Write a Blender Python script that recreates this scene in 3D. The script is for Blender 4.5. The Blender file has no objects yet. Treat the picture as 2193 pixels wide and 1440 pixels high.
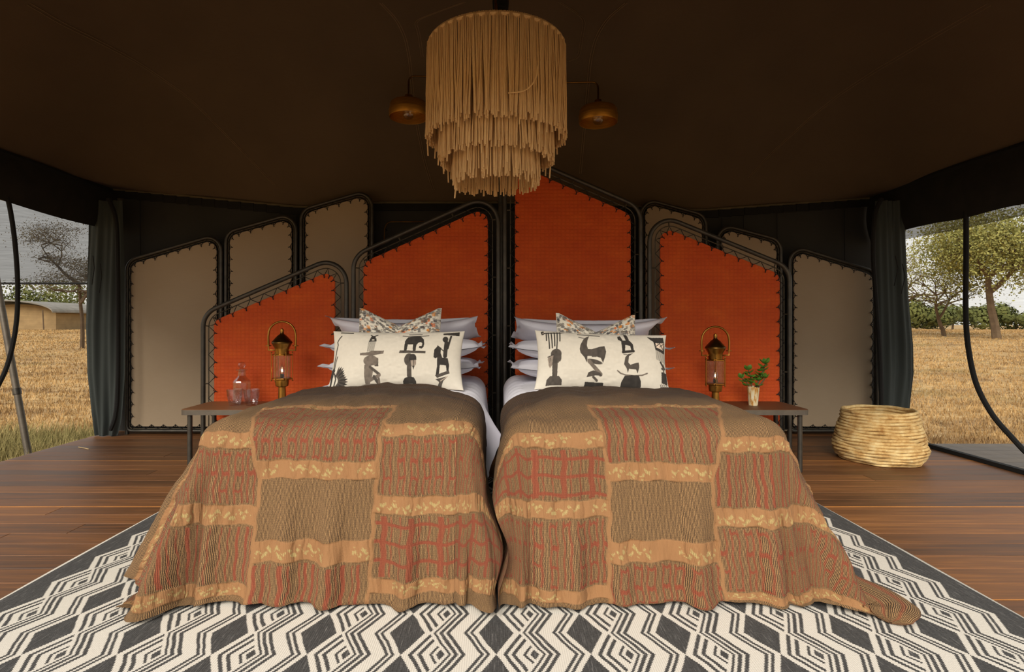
import bpy, math, random
import numpy as np
from mathutils import Vector, Matrix
random.seed(7); RNG = np.random.default_rng(7)
S = bpy.context.scene; COL = S.collection
F = 1200.0; CX = 1062.0; CY = 695.0; H = 1.10      # focal length, vanishing point (of a 2193x1440 frame), eye height
# ---------------------------------------------------------------- camera, sky, sun, exposure
cd = bpy.data.cameras.new('camera'); cam = bpy.data.objects.new('camera', cd); COL.objects.link(cam)
cam.location = (0, 0, H); cam.rotation_euler = (math.pi/2, 0, 0)
cd.sensor_width = 36; cd.lens = F/2193*36; cd.clip_start = .05; cd.clip_end = 2000
cd.shift_x = (1096.5-CX)/2193; cd.shift_y = -(720-CY)/2193
S.camera = cam
w = bpy.data.worlds.new('sky'); S.world = w; w.use_nodes = True
nt = w.node_tree; bg = nt.nodes['Background']
tc = nt.nodes.new('ShaderNodeTexCoord'); sp = nt.nodes.new('ShaderNodeSeparateXYZ'); rp = nt.nodes.new('ShaderNodeValToRGB')
nt.links.new(tc.outputs['Generated'], sp.inputs[0]); nt.links.new(sp.outputs[2], rp.inputs[0]); nt.links.new(rp.outputs[0], bg.inputs[0])
rp.color_ramp.elements[0].position = 0; rp.color_ramp.elements[0].color = (1.0, .97, .90, 1)
rp.color_ramp.elements[1].position = 1; rp.color_ramp.elements[1].color = (.80, .86, .93, 1)
bg.inputs[1].default_value = 1.32
sd = bpy.data.lights.new('sun', 'SUN'); so = bpy.data.objects.new('sun', sd); COL.objects.link(so)
sd.energy = 4.9; sd.angle = math.radians(32); sd.color = (1.0, .93, .83)
so.rotation_euler = Vector((.30, 1.0, -.72)).to_track_quat('-Z', 'Y').to_euler()
S.view_settings.view_transform = 'Standard'; S.view_settings.look = 'None'
S.view_settings.exposure = -0.24; S.view_settings.gamma = 1; S.view_settings.use_curve_mapping = False
# ---------------------------------------------------------------- helpers
def P(px, py, D): return Vector(((px-CX)*D/F, D, H+(CY-py)*D/F))
def lin(r, g, b):
    f = lambda c: c/12.92 if c <= .04045 else ((c+.055)/1.055)**2.4
    return (f(r/255), f(g/255), f(b/255), 1)
class MB:
    """collects vertices and faces for one mesh"""
    def __init__(s): s.v = []; s.f = []; s.n = 0
    def add(s, V, Fs):
        V = np.asarray(V, float).reshape(-1, 3); s.v.append(V)
        s.f += [tuple(i+s.n for i in f) for f in Fs]; s.n += len(V); return s
    def box(s, c, h, rot=None):
        p = np.array([(x, y, z) for x in (-1, 1) for y in (-1, 1) for z in (-1, 1)], float)*np.array(h)
        if rot is not None: p = p @ np.array(rot.to_3x3()).T
        return s.add(p+np.array(c), [(0,1,3,2),(4,6,7,5),(0,4,5,1),(2,3,7,6),(0,2,6,4),(1,5,7,3)])
    def tube(s, pts, r, n=8, closed=False, caps=True):
        pts = np.asarray(pts, float); N = len(pts)
        r = np.full(N, r) if np.isscalar(r) else np.asarray(r, float)
        T = np.roll(pts, -1, 0)-np.roll(pts, 1, 0) if closed else np.gradient(pts, axis=0)
        T /= np.linalg.norm(T, axis=1)[:, None]+1e-12
        up = np.array((0, 0, 1.)) if abs(T[0][2]) < .9 else np.array((0, 1., 0))
        A = np.zeros((N, 3)); a = np.cross(T[0], up); a /= np.linalg.norm(a)
        for i in range(N):
            a = a-T[i]*a.dot(T[i]); a /= np.linalg.norm(a)+1e-12; A[i] = a
        B = np.cross(T, A); th = np.arange(n)*2*math.pi/n
        V = pts[:, None]+r[:, None, None]*(np.cos(th)[None, :, None]*A[:, None]+np.sin(th)[None, :, None]*B[:, None])
        Fs = []
        for i in range(N if closed else N-1):
            j = (i+1) % N
            for k in range(n): Fs.append((i*n+k, i*n+(k+1) % n, j*n+(k+1) % n, j*n+k))
        if not closed and caps: Fs += [tuple(range(n-1, -1, -1)), tuple((N-1)*n+k for k in range(n))]
        return s.add(V, Fs)
    def lathe(s, prof, c=(0, 0, 0), n=32, cap=True):
        th = np.arange(n)*2*math.pi/n; V = []
        for (r, z) in prof: V += [(c[0]+r*math.cos(t), c[1]+r*math.sin(t), c[2]+z) for t in th]
        Fs = [(i*n+k, i*n+(k+1) % n, (i+1)*n+(k+1) % n, (i+1)*n+k) for i in range(len(prof)-1) for k in range(n)]
        if cap: Fs += [tuple(range(n-1, -1, -1)), tuple((len(prof)-1)*n+k for k in range(n))]
        return s.add(V, Fs)
    def sphere(s, c, r, n=12, m=8, sc=(1, 1, 1)):
        pr = [(math.sin(math.pi*i/m)*r+1e-5, -math.cos(math.pi*i/m)*r) for i in range(m+1)]
        q = MB().lathe(pr, n=n); V = np.concatenate(q.v)*np.array(sc)+np.array(c); return s.add(V, q.f)
    def prism(s, poly, y0, y1, axis='y'):
        n = len(poly)
        if axis == 'y': V = [(a, y0, b) for a, b in poly]+[(a, y1, b) for a, b in poly]
        else: V = [(a, b, y0) for a, b in poly]+[(a, b, y1) for a, b in poly]
        return s.add(V, [tuple(range(n)), tuple(range(2*n-1, n-1, -1))]+[(i, i+n, (i+1) % n+n, (i+1) % n) for i in range(n)])
    def mesh(s, name, m, smooth=True):
        me = bpy.data.meshes.new(name); me.from_pydata(np.concatenate(s.v).tolist(), [], s.f); me.update()
        if m: me.materials.append(m)
        if smooth: me.polygons.foreach_set('use_smooth', [True]*len(me.polygons)); me.update(); me.set_sharp_from_angle(angle=math.radians(40))
        return me
    def obj(s, name, m, parent=None, smooth=True, **kw): return link(name, s.mesh(name, m, smooth), parent, **kw)
def link(name, me, parent=None, **kw):
    o = bpy.data.objects.new(name, me); COL.objects.link(o)
    if parent is not None:
        o.parent = parent; o.matrix_parent_inverse = Matrix.Translation(-Vector(parent.location))
    for k, v in kw.items(): o[k] = v
    return o
def thing(name, label, cat, loc=(0, 0, 0), group=None):
    o = bpy.data.objects.new(name, None); o.empty_display_size = .1; COL.objects.link(o); o.location = loc
    o['label'] = label; o['category'] = cat
    if group: o['group'] = group
    return o
def tag(o, label, cat, group=None, kind=None):
    if label: o['label'] = label
    if cat: o['category'] = cat
    if group: o['group'] = group
    if kind: o['kind'] = kind
    return o
def grid_mesh(name, V, m, uv=None, col=None, smooth=True, wrap=False):
    """V: (n,m,3) array of points"""
    n, k = V.shape[:2]; me = bpy.data.meshes.new(name)
    I = np.arange(n*k).reshape(n, k)
    if wrap: I = np.concatenate([I, I[:, :1]], 1)
    Q = np.stack([I[:-1, :-1], I[:-1, 1:], I[1:, 1:], I[1:, :-1]], -1).reshape(-1, 4)
    me.vertices.add(n*k); me.vertices.foreach_set('co', V.reshape(-1).astype(np.float32))
    me.loops.add(Q.size); me.loops.foreach_set('vertex_index', Q.reshape(-1).astype(np.int32))
    me.polygons.add(len(Q)); me.polygons.foreach_set('loop_start', (np.arange(len(Q))*4).astype(np.int32))
    me.polygons.foreach_set('loop_total', np.full(len(Q), 4, np.int32))
    me.polygons.foreach_set('use_smooth', np.full(len(Q), smooth)); me.update(calc_edges=True)
    if uv is not None:
        l = me.uv_layers.new(name='UVMap'); l.data.foreach_set('uv', uv.reshape(-1, 2)[Q.reshape(-1)].reshape(-1).astype(np.float32))
    if col is not None:
        a = me.color_attributes.new('Col', 'FLOAT_COLOR', 'POINT')
        c = np.ones((n*k, 4), np.float32); c[:, :3] = col.reshape(-1, 3); a.data.foreach_set('color', c.reshape(-1))
    if m: me.materials.append(m)
    return me
def smooth01(x): x = np.clip(x, 0, 1); return x*x*(3-2*x)
def vnoise(x, y, seed=0):
    """smooth value noise on arrays"""
    xi = np.floor(x).astype(int); yi = np.floor(y).astype(int); fx = smooth01(x-xi); fy = smooth01(y-yi)
    def h(a, b):
        n = np.sin(a*127.1+b*311.7+seed*74.7)*43758.5453; return n-np.floor(n)
    return (h(xi, yi)*(1-fx)+h(xi+1, yi)*fx)*(1-fy)+(h(xi, yi+1)*(1-fx)+h(xi+1, yi+1)*fx)*fy
# ---- node helpers
class N:
    def __init__(s, name):
        s.m = bpy.data.materials.new(name); s.m.use_nodes = True; s.t = s.m.node_tree; s.b = s.t.nodes['Principled BSDF']; s.o = s.t.nodes['Material Output']
    def nd(s, t): return s.t.nodes.new(t)
    def put(s, sock, v):
        if isinstance(v, bpy.types.NodeSocket): s.t.links.new(v, sock)
        elif v is not None: sock.default_value = v
    def M(s, op, a, b=None, c=None, clamp=False):
        n = s.nd('ShaderNodeMath'); n.operation = op; n.use_clamp = clamp
        for i, q in enumerate((a, b, c)): s.put(n.inputs[i], q)
        return n.outputs[0]
    def mix(s, f, a, b, blend='MIX'):
        n = s.nd('ShaderNodeMix'); n.data_type = 'RGBA'; n.blend_type = blend
        s.put(n.inputs[0], f); s.put(n.inputs[6], a); s.put(n.inputs[7], b); return n.outputs[2]
    def coord(s, kind='Object', scale=(1, 1, 1), rot=(0, 0, 0)):
        c = s.nd('ShaderNodeTexCoord'); m = s.nd('ShaderNodeMapping'); m.inputs['Scale'].default_value = scale; m.inputs['Rotation'].default_value = rot
        s.t.links.new(c.outputs[kind], m.inputs[0]); return m.outputs[0]
    def noise(s, v, scale=5, detail=4, rough=.55, out=0):
        n = s.nd('ShaderNodeTexNoise'); s.put(n.inputs['Vector'], v); n.inputs['Scale'].default_value = scale; n.inputs['Detail'].default_value = detail; n.inputs['Roughness'].default_value = rough
        return n.outputs[out]
    def ramp(s, f, stops):
        n = s.nd('ShaderNodeValToRGB'); s.put(n.inputs[0], f); e = n.color_ramp.elements
        e[0].position, e[0].color = stops[0]; e[1].position, e[1].color = stops[-1]
        for p, c in stops[1:-1]: q = e.new(p); q.color = c
        return n.outputs[0]
    def bump(s, h, strength=.3, dist=.01):
        n = s.nd('ShaderNodeBump'); n.inputs['Strength'].default_value = strength; n.inputs['Distance'].default_value = dist; s.put(n.inputs['Height'], h)
        s.put(s.b.inputs['Normal'], n.outputs[0]); return n
    def set(s, col=None, rough=None, metal=None, **kw):
        s.put(s.b.inputs['Base Color'], col); s.put(s.b.inputs['Roughness'], rough); s.put(s.b.inputs['Metallic'], metal)
        for k, v in kw.items(): s.put(s.b.inputs[k.replace('_', ' ')], v)
        return s
    def sep(s, v):
        n = s.nd('ShaderNodeSeparateXYZ'); s.put(n.inputs[0], v); return n.outputs
def simple(name, c1, c2=None, rough=.7, metal=0, scale=20, bump=.15, bdist=.002, stretch=(1, 1, 1), **kw):
    n = N(name); v = n.coord('Object', stretch); f = n.noise(v, scale)
    col = n.ramp(f, [(.3, c1), (.7, c2 or c1)]); n.set(col, rough, metal, **kw)
    if bump: n.bump(n.noise(v, scale*3), bump, bdist)
    return n.m
# ---------------------------------------------------------------- materials
M = {}
M['steel'] = simple('gunmetal_paint', lin(64, 60, 54), lin(84, 78, 68), .42, .55, 12, .1)
M['thinsteel'] = simple('thin_rod_paint', lin(96, 86, 68), lin(70, 62, 50), .45, .5, 30, 0)
M['cord'] = simple('black_lacing_cord', lin(26, 23, 20), lin(36, 32, 28), .8, 0, 60, 0)
M['brass'] = simple('aged_brass', lin(176, 128, 58), lin(138, 98, 42), .3, 1, 14, .15, .001)
M['darkbrass'] = simple('dark_aged_brass', lin(128, 92, 44), lin(88, 62, 30), .36, 1, 10, .15, .001)
M['shadebrass'] = simple('brushed_brass_shade', lin(206, 150, 62), lin(176, 124, 48), .42, .85, 10, .15, .001, stretch=(1, 1, 12))
M['black'] = simple('black_webbing', lin(13, 12, 10), lin(22, 20, 17), .9, 0, 60, .3)
M['valance'] = simple('dark_canvas_valance', lin(25, 24, 21), lin(36, 33, 28), .95, 0, 8, .3)
def canvas(name, a, b, rough=.95):
    n = N(name); v = n.coord('Object'); f = n.noise(v, 1.5, 3); f2 = n.noise(n.coord('Object', (4, 4, 260)), 3, 2); f3 = n.noise(n.coord('Object', (260, 260, 4)), 3, 2)
    c = n.ramp(f, [(.3, a), (.7, b)]); c = n.mix(.12, c, n.mix(f2, lin(0, 0, 0), lin(255, 255, 255)), 'SOFT_LIGHT'); n.set(c, rough)
    n.bump(n.M('ADD', f2, f3), .2, .001); return n.m
M['beige'] = canvas('beige_canvas', lin(172, 152, 126), lin(166, 145, 118))
M['roof'] = canvas('brown_roof_canvas', lin(96, 78, 57), lin(87, 70, 51))
M['backwall'] = canvas('dark_tent_wall_cloth', lin(54, 52, 48), lin(44, 42, 38))
M['seam'] = simple('roof_seam_thread', lin(138, 114, 84), lin(122, 100, 72), .9, 0, 40, 0)
M['piping'] = simple('pale_piping', lin(104, 92, 66), lin(84, 74, 54), .9, 0, 10, 0)
# orange quilted velvet
def velvet():
    n = N('orange_quilted_velvet'); o = n.sep(n.coord('Object'))
    px = n.M('SINE', n.M('MULTIPLY', o[0], math.pi/.034)); pz = n.M('SINE', n.M('MULTIPLY', o[2], math.pi/.030))
    bumpv = n.M('POWER', n.M('MULTIPLY', n.M('ABSOLUTE', px), n.M('ABSOLUTE', pz)), .6)
    f = n.noise(n.coord('Object', (1, 1, 1.6)), 5, 5, .6); g = n.noise(n.coord('Object', (3, 3, 9)), 9, 4)
    c = n.ramp(f, [(.3, lin(206, 76, 8)), (.55, lin(216, 86, 10)), (.75, lin(226, 98, 16))])
    c = n.mix(n.M('MULTIPLY', g, .35), c, lin(170, 52, 6))
    c = n.mix(n.M('MULTIPLY', n.M('SUBTRACT', 1, bumpv), .10), c, lin(140, 40, 5))
    n.set(c, .8, 0, Sheen_Weight=.08)
    n.bump(n.M('ADD', bumpv, n.M('MULTIPLY', g, .3)), .55, .006); return n.m
M['velvet'] = velvet()
def planks(name, a, b, c_, d):
    n = N(name); oi = n.nd('ShaderNodeObjectInfo'); r = oi.outputs['Random']
    tcn = n.nd('ShaderNodeTexCoord'); ad = n.nd('ShaderNodeVectorMath'); ad.operation = 'ADD'
    cb = n.nd('ShaderNodeCombineXYZ'); n.put(cb.inputs[0], n.M('MULTIPLY', r, 37)); n.put(cb.inputs[1], n.M('MULTIPLY', r, 11))
    n.t.links.new(tcn.outputs['Object'], ad.inputs[0]); n.t.links.new(cb.outputs[0], ad.inputs[1])
    mp = n.nd('ShaderNodeMapping'); mp.inputs['Scale'].default_value = (1.1, 24, 24); n.t.links.new(ad.outputs[0], mp.inputs[0])
    mp2 = n.nd('ShaderNodeMapping'); mp2.inputs['Scale'].default_value = (.6, 90, 90); n.t.links.new(ad.outputs[0], mp2.inputs[0])
    f = n.noise(mp.outputs[0], 1.6, 5, .62); g = n.noise(mp2.outputs[0], 2.5, 3)
    f = n.M('ADD', n.M('MULTIPLY', f, .75), n.M('MULTIPLY', r, .25))
    col = n.ramp(f, [(.28, a), (.45, b), (.6, c_), (.78, d)]); col = n.mix(n.M('MULTIPLY', g, .35), col, a)
    n.set(col, n.M('ADD', .38, n.M('MULTIPLY', f, .25))); n.bump(g, .25, .0015); return n.m
M['plank'] = planks('deck_wood', lin(72, 46, 25), lin(112, 72, 39), lin(136, 88, 47), lin(172, 116, 62))
M['plankout'] = planks('weathered_deck_wood', lin(84, 72, 60), lin(110, 96, 82), lin(126, 110, 92), lin(150, 132, 110))
M['strip'] = simple('honey_joint_strip', lin(200, 136, 66), lin(160, 100, 46), .5, 0, 8, 0, stretch=(.5, 8, 8))
M['table'] = planks('table_wood', lin(112, 74, 44), lin(144, 98, 60), lin(156, 108, 68), lin(172, 122, 78))
M['table2'] = planks('dark_table_wood', lin(78, 46, 24), lin(96, 58, 30), lin(106, 66, 34), lin(122, 76, 42))
M['edge'] = simple('grey_steel_edge', lin(112, 102, 88), lin(94, 86, 76), .5, .4, 10, .1)
M['sheet'] = simple('white_cotton', lin(232, 230, 236), lin(224, 222, 230), .9, 0, 6, .25, .004, Sheen_Weight=.1)
M['mattress'] = simple('mattress_ticking', lin(200, 196, 188), lin(190, 186, 180), .9, 0, 10, .1)
M['bedbase'] = simple('dark_bed_base', lin(36, 30, 26), lin(44, 38, 32), .8, 0, 10, .1)
M['rope'] = simple('tan_cotton_rope', lin(228, 190, 136), lin(210, 172, 118), .9, 0, 9, .4, .002, stretch=(30, 30, 3))
M['leaf'] = simple('jade_leaf', lin(70, 112, 38), lin(104, 146, 52), .35, 0, 16, .05)
M['stem'] = simple('jade_stem', lin(86, 84, 48), lin(104, 90, 60), .7, 0, 16, .05)
M['bark'] = simple('acacia_bark', lin(88, 70, 52), lin(112, 92, 68), .95, 0, 3, .3, .02)
M['twig'] = simple('dry_twig_bark', lin(70, 56, 42), lin(92, 74, 54), .95, 0, 3, 0)
M['leafG'] = simple('acacia_foliage', lin(120, 120, 58), lin(162, 156, 88), .9, 0, .6, 0)
M['leafD'] = simple('dark_bush_foliage', lin(70, 78, 34), lin(106, 108, 52), .9, 0, .6, 0)
M['leafB'] = simple('brown_sparse_foliage', lin(92, 78, 50), lin(120, 104, 66), .9, 0, .6, 0)
M['drygrass'] = simple('dry_grass_blades', lin(216, 188, 136), lin(186, 154, 100), .95, 0, .5, 0)
M['greengrass'] = simple('green_grass_blades', lin(136, 128, 74), lin(176, 156, 104), .95, 0, 1.5, 0)
M['fartent'] = canvas('far_tent_canvas', lin(158, 132, 92), lin(140, 116, 80))
M['fartentroof'] = canvas('far_tent_fly', lin(140, 134, 124), lin(120, 116, 106))
M['awning'] = canvas('tan_awning_canvas', lin(190, 164, 122), lin(176, 148, 106))
def basketm():
    n = N('palm_leaf_basketry'); v = n.coord('Object'); o = n.sep(v)
    ang = n.M('ARCTAN2', o[1], o[0]); st = n.M('SINE', n.M('ADD', n.M('MULTIPLY', ang, 130), n.M('MULTIPLY', o[2], 300)))
    f = n.noise(v, 14, 5, .7); c = n.ramp(f, [(.3, lin(176, 128, 66)), (.48, lin(220, 184, 120)), (.7, lin(242, 218, 160))])
    c = n.mix(n.M('MULTIPLY', n.M('MAXIMUM', st, 0), .22), c, lin(150, 104, 52)); n.set(c, .85); n.bump(st, .5, .003); return n.m
M['basket'] = basketm()
def potm():
    n = N('marbled_horn'); f = n.noise(n.coord('Object', (30, 30, 7)), 1.6, 4, .6)
    n.set(n.ramp(f, [(.3, lin(240, 232, 206)), (.5, lin(226, 206, 160)), (.6, lin(200, 140, 60)), (.72, lin(120, 74, 34))]), .35); return n.m
M['horn'] = potm()
def thinglass(name, tint=(1, 1, 1, 1), k=.1):
    n = N(name); t = n.t; t.nodes.remove(n.b); tr = n.nd('ShaderNodeBsdfTransparent'); tr.inputs[0].default_value = tint
    gl = n.nd('ShaderNodeBsdfGlossy'); gl.inputs['Roughness'].default_value = .03; lw = n.nd('ShaderNodeLayerWeight'); lw.inputs[0].default_value = .32
    mx = n.nd('ShaderNodeMixShader'); f = n.M('ADD', n.M('MULTIPLY', lw.outputs['Facing'], .34), k, clamp=True)
    t.links.new(f, mx.inputs[0]); t.links.new(tr.outputs[0], mx.inputs[1]); t.links.new(gl.outputs[0], mx.inputs[2]); t.links.new(mx.outputs[0], n.o.inputs[0]); return n.m
M['glass'] = thinglass('clear_glass', (.93, .93, .94, 1), .07)
M['crystal'] = thinglass('thick_clear_glass', (.93, .92, .92, 1), .05)
M['bulbglass'] = thinglass('bulb_glass', (.95, .93, .88, 1), .12)
n = N('lamp_filament'); n.set(lin(255, 220, 150), .5); n.b.inputs['Emission Color'].default_value = (1, .8, .5, 1); n.b.inputs['Emission Strength'].default_value = 7; M['glow'] = n.m
def sheer(name, col, dens, lines=True):
    n = N(name); t = n.t; o = n.sep(n.coord('Object')); n.b.inputs['Base Color'].default_value = col; n.b.inputs['Roughness'].default_value = 1
    f = n.noise(n.coord('Object', (.7, .7, 26)), 3, 3); fac = n.M('ADD', dens, n.M('MULTIPLY', n.M('SUBTRACT', f, .5), .28 if lines else .1), clamp=True)
    tr = n.nd('ShaderNodeBsdfTransparent'); mx = n.nd('ShaderNodeMixShader')
    t.links.new(fac, mx.inputs[0]); t.links.new(tr.outputs[0], mx.inputs[1]); t.links.new(n.b.outputs[0], mx.inputs[2]); t.links.new(mx.outputs[0], n.o.inputs[0]); return n.m
M['mesh'] = sheer('insect_mesh', lin(30, 30, 28), .24)
M['shadenet'] = sheer('shade_net', lin(34, 34, 32), .66)
M['sheergrey'] = sheer('grey_sheer_fly', lin(60, 60, 58), .72)
M['curtain'] = sheer('gathered_mesh', lin(60, 65, 62), 1.2, False)
# ---- rug
def rugm():
    n = N('flatweave_rug'); o = n.sep(n.coord('Object')); PX, PY, W = .313, .26, .063
    jx = n.M('MULTIPLY', n.M('SUBTRACT', n.noise(n.coord('Object', (1, 1, 1)), 9, 2), .5), .012)
    saw = n.M('MULTIPLY', n.M('SUBTRACT', n.M('ABSOLUTE', n.M('SUBTRACT', n.M('MULTIPLY', n.M('FRACT', n.M('DIVIDE', o[1], .0085)), 2), 1)), .5), .005)
    x = n.M('ADD', n.M('ADD', o[0], jx), saw); y = n.M('ADD', o[1], jx)
    xl = n.M('MULTIPLY', n.M('FRACT', n.M('DIVIDE', x, PX)), PX); xr = n.M('SUBTRACT', PX, xl)
    T = n.M('ABSOLUTE', n.M('SUBTRACT', n.M('MULTIPLY', n.M('FRACT', n.M('DIVIDE', n.M('SUBTRACT', y, 1.85-PY/2), PY)), 2), 1))
    wt = n.M('MULTIPLY', T, W); r = n.M('SUBTRACT', xl, wt); s_ = n.M('SUBTRACT', xr, wt)
    def bands(v, L):
        a = None
        for lo, hi in L:
            q = n.M('LESS_THAN', n.M('ABSOLUTE', n.M('SUBTRACT', v, (lo+hi)/2)), (hi-lo)/2); a = q if a is None else n.M('MAXIMUM', a, q)
        return a
    Lb = bands(s_, [(.020, .031), (.040, .052), (.100, .114), (.124, .138), (.148, .157)])
    Rb = bands(r, [(.023, .037), (.051, .065), (.091, .101), (.114, 1)])
    isL = n.M('LESS_THAN', s_, .170); v = n.M('ADD', n.M('MULTIPLY', isL, Lb), n.M('MULTIPLY', n.M('SUBTRACT', 1, isL), Rb))
    v = n.M('MAXIMUM', v, n.M('LESS_THAN', n.M('MINIMUM', r, s_), 0)); v = n.M('MAXIMUM', v, n.M('GREATER_THAN', n.M('ABSOLUTE', o[0]), 6*PX))
    v = n.M('MULTIPLY', v, n.M('LESS_THAN', n.M('ABSOLUTE', o[0]), 1.958))
    st = n.noise(n.coord('Object', (26, 1.8, 1)), 7, 4, .7); fl = n.noise(n.coord('Object', (1, 1, 1)), 130, 2, .7)
    dark = n.ramp(st, [(.42, lin(20, 20, 23)), (.58, lin(42, 42, 44)), (.74, lin(128, 124, 118))])
    white = n.mix(n.M('MULTIPLY', fl, .35), lin(222, 214, 200), lin(176, 166, 148))
    rib = n.M('SINE', n.M('MULTIPLY', o[0], 2*math.pi/.0075))
    n.set(n.mix(n.M('MULTIPLY', v, n.M('ADD', .88, n.M('MULTIPLY', fl, .12))), white, dark), .95); n.bump(n.M('ADD', rib, n.M('MULTIPLY', fl, 1.5)), .35, .0025); return n.m
M['rug'] = rugm()
# ---- blanket: vertex colour Col = (band, red thread, cream leaf), UV in metres
def blanketm():
    n = N('pleated_handwoven_blanket'); a = n.nd('ShaderNodeVertexColor'); a.layer_name = 'Col'; c = n.nd('ShaderNodeSeparateColor'); n.t.links.new(a.outputs[0], c.inputs[0])
    uvn = n.nd('ShaderNodeUVMap'); u = n.sep(uvn.outputs[0])
    mp = n.nd('ShaderNodeMapping'); mp.inputs['Scale'].default_value = (40, 40, 1); n.t.links.new(uvn.outputs[0], mp.inputs[0])
    wob = n.M('MULTIPLY', n.M('SUBTRACT', n.noise(mp.outputs[0], 1.4, 3), .5), 7.5)
    pl = n.M('SINE', n.M('ADD', n.M('MULTIPLY', u[0], 2*math.pi/.0050), wob))
    cr = n.M('SINE', n.M('ADD', n.M('MULTIPLY', u[1], 2*math.pi/.0066), n.M('MULTIPLY', wob, 1.3)))
    f = n.M('ADD', n.M('MULTIPLY', n.M('ADD', pl, n.M('MULTIPLY', cr, .16)), .42), .5)
    mp2 = n.nd('ShaderNodeMapping'); mp2.inputs['Scale'].default_value = (7, 7, 1); n.t.links.new(uvn.outputs[0], mp2.inputs[0]); big = n.noise(mp2.outputs[0], 1, 4)
    base = n.ramp(f, [(.15, lin(46, 32, 20)), (.5, lin(104, 76, 46)), (.85, lin(168, 130, 85))])
    base = n.mix(n.M('MULTIPLY', big, .3), base, lin(104, 74, 40))
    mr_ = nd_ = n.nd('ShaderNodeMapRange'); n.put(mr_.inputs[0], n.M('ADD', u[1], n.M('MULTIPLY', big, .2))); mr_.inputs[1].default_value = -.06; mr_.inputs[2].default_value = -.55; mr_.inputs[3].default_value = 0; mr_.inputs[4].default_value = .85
    base = n.mix(mr_.outputs[0], base, n.mix(f, lin(24, 16, 11), lin(70, 47, 31)))  # dark look of pleats at a grazing angle, painted into the head-end colour
    red = n.mix(n.M('MULTIPLY', f, .45), lin(116, 50, 30), lin(168, 96, 62))
    band = n.mix(n.M('MULTIPLY', big, .5), lin(150, 108, 68), lin(114, 79, 46))
    band = n.mix(n.M('MULTIPLY', f, .12), band, lin(120, 74, 40))
    col = n.mix(c.outputs[1], base, red); col = n.mix(c.outputs[0], col, band); col = n.mix(c.outputs[2], col, n.mix(f, lin(120, 112, 62), lin(196, 178, 120)))
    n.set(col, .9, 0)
    n.bump(n.M('ADD', n.M('MULTIPLY', f, n.M('SUBTRACT', 1, n.M('MULTIPLY', c.outputs[0], .7))), n.M('MULTIPLY', c.outputs[1], .9)), .7, .0035); return n.m
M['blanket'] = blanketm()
def printed(name, weave=True):
    n = N(name); a = n.nd('ShaderNodeVertexColor'); a.layer_name = 'Col'
    v = n.coord('Object'); f = n.noise(n.coord('Object', (1, 1, 1)), 60, 3); c = n.mix(.10, a.outputs[0], n.mix(f, lin(60, 50, 40), lin(255, 255, 255)), 'SOFT_LIGHT')
    n.set(c, .9); n.bump(n.noise(v, 240, 2), .15, .001); return n.m
M['print'] = printed('printed_linen'); M['dabs'] = printed('printed_velvet')
# ================================================================ setting
XL, XR, YB, YF = -3.97, 3.90, 5.80, 1.70
def eave(x):
    return np.interp(x, [XL, -2.7, -2.0, -1.2, 0, 1.2, 2.1, XR], [2.50, 2.38, 2.31, 2.36, 2.36, 2.34, 2.28, 2.41])
def ceil_z(x, y):
    x = np.asarray(x, float); y = np.asarray(y, float)
    db = YB-y; dl = x-XL; dr = XR-x; k = 3.2
    d = -np.log(np.exp(-k*db)+np.exp(-k*dl)+np.exp(-k*dr)+np.exp(-k*(y-YF)))/k; d = np.maximum(d, 0)
    t = smooth01(db/2.0); base = eave(x)*(1-t)+np.where(x < 0, 2.46, 2.41)*t
    t2 = smooth01((y-YF)/1.5); base = base*t2+2.24*(1-t2)  # unseen front eave, shaped low and close to shade the tops of the panels
    return base+2.2*(1-np.exp(-1.15*d/2.2))
def ceil_hit(px, py):
    lo, hi = .5, YB
    for _ in range(50):
        m = (lo+hi)/2; p = P(px, py, m)
        inside = (XL < p.x < XR) and p.z < ceil_z(p.x, p.y)
        if inside: lo = m
        else: hi = m
    return P(px, py, lo)
# floor: substructure and planks
fl = MB().box((-.03, 2.5, -.14), (3.93, 3.3, .10)).obj('floor', M['bedbase'], smooth=False, kind='structure')
pw = .1425; y = 5.80; row = 0
while y > -.6:
    xs = [XL-.0, random.uniform(-2.9, -.6), random.uniform(.4, 3.0), XR]
    if row < 7: xs = [XL, random.uniform(-2.6, 2.6), XR]
    if row == 0: xs = [XL, XR]
    for a, b in zip(xs[:-1], xs[1:]):
        c = (a+b)/2; z = random.uniform(-.001, .0)
        m_ = MB(); hx, hy = (b-a)/2-.0012, pw/2-.0014
        V = [(-hx, -hy, -.03), (hx, -hy, -.03), (hx, hy, -.03), (-hx, hy, -.03), (-hx, -hy, -.002), (hx, -hy, -.002), (hx, hy, -.002), (-hx, hy, -.002),
             (-hx+.002, -hy+.002, 0), (hx-.002, -hy+.002, 0), (hx-.002, hy-.002, 0), (-hx+.002, hy-.002, 0)]
        m_.add(V, [(3, 2, 1, 0), (0, 1, 5, 4), (1, 2, 6, 5), (2, 3, 7, 6), (3, 0, 4, 7), (4, 5, 9, 8), (5, 6, 10, 9), (6, 7, 11, 10), (7, 4, 8, 11), (8, 9, 10, 11)])
        o = m_.obj('plank', M['plank'], fl, smooth=False); o.location = (c, y-pw/2, z)
    row += 1; y -= pw
for yy in (4.52, 3.385, 2.24):
    yb = round((5.80-yy)/pw); yy = 5.80-yb*pw
    MB().box((-.035, yy, -.004), (3.92, .0030, .0052)).obj('joint_strip', M['strip'], fl, smooth=False)
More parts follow.
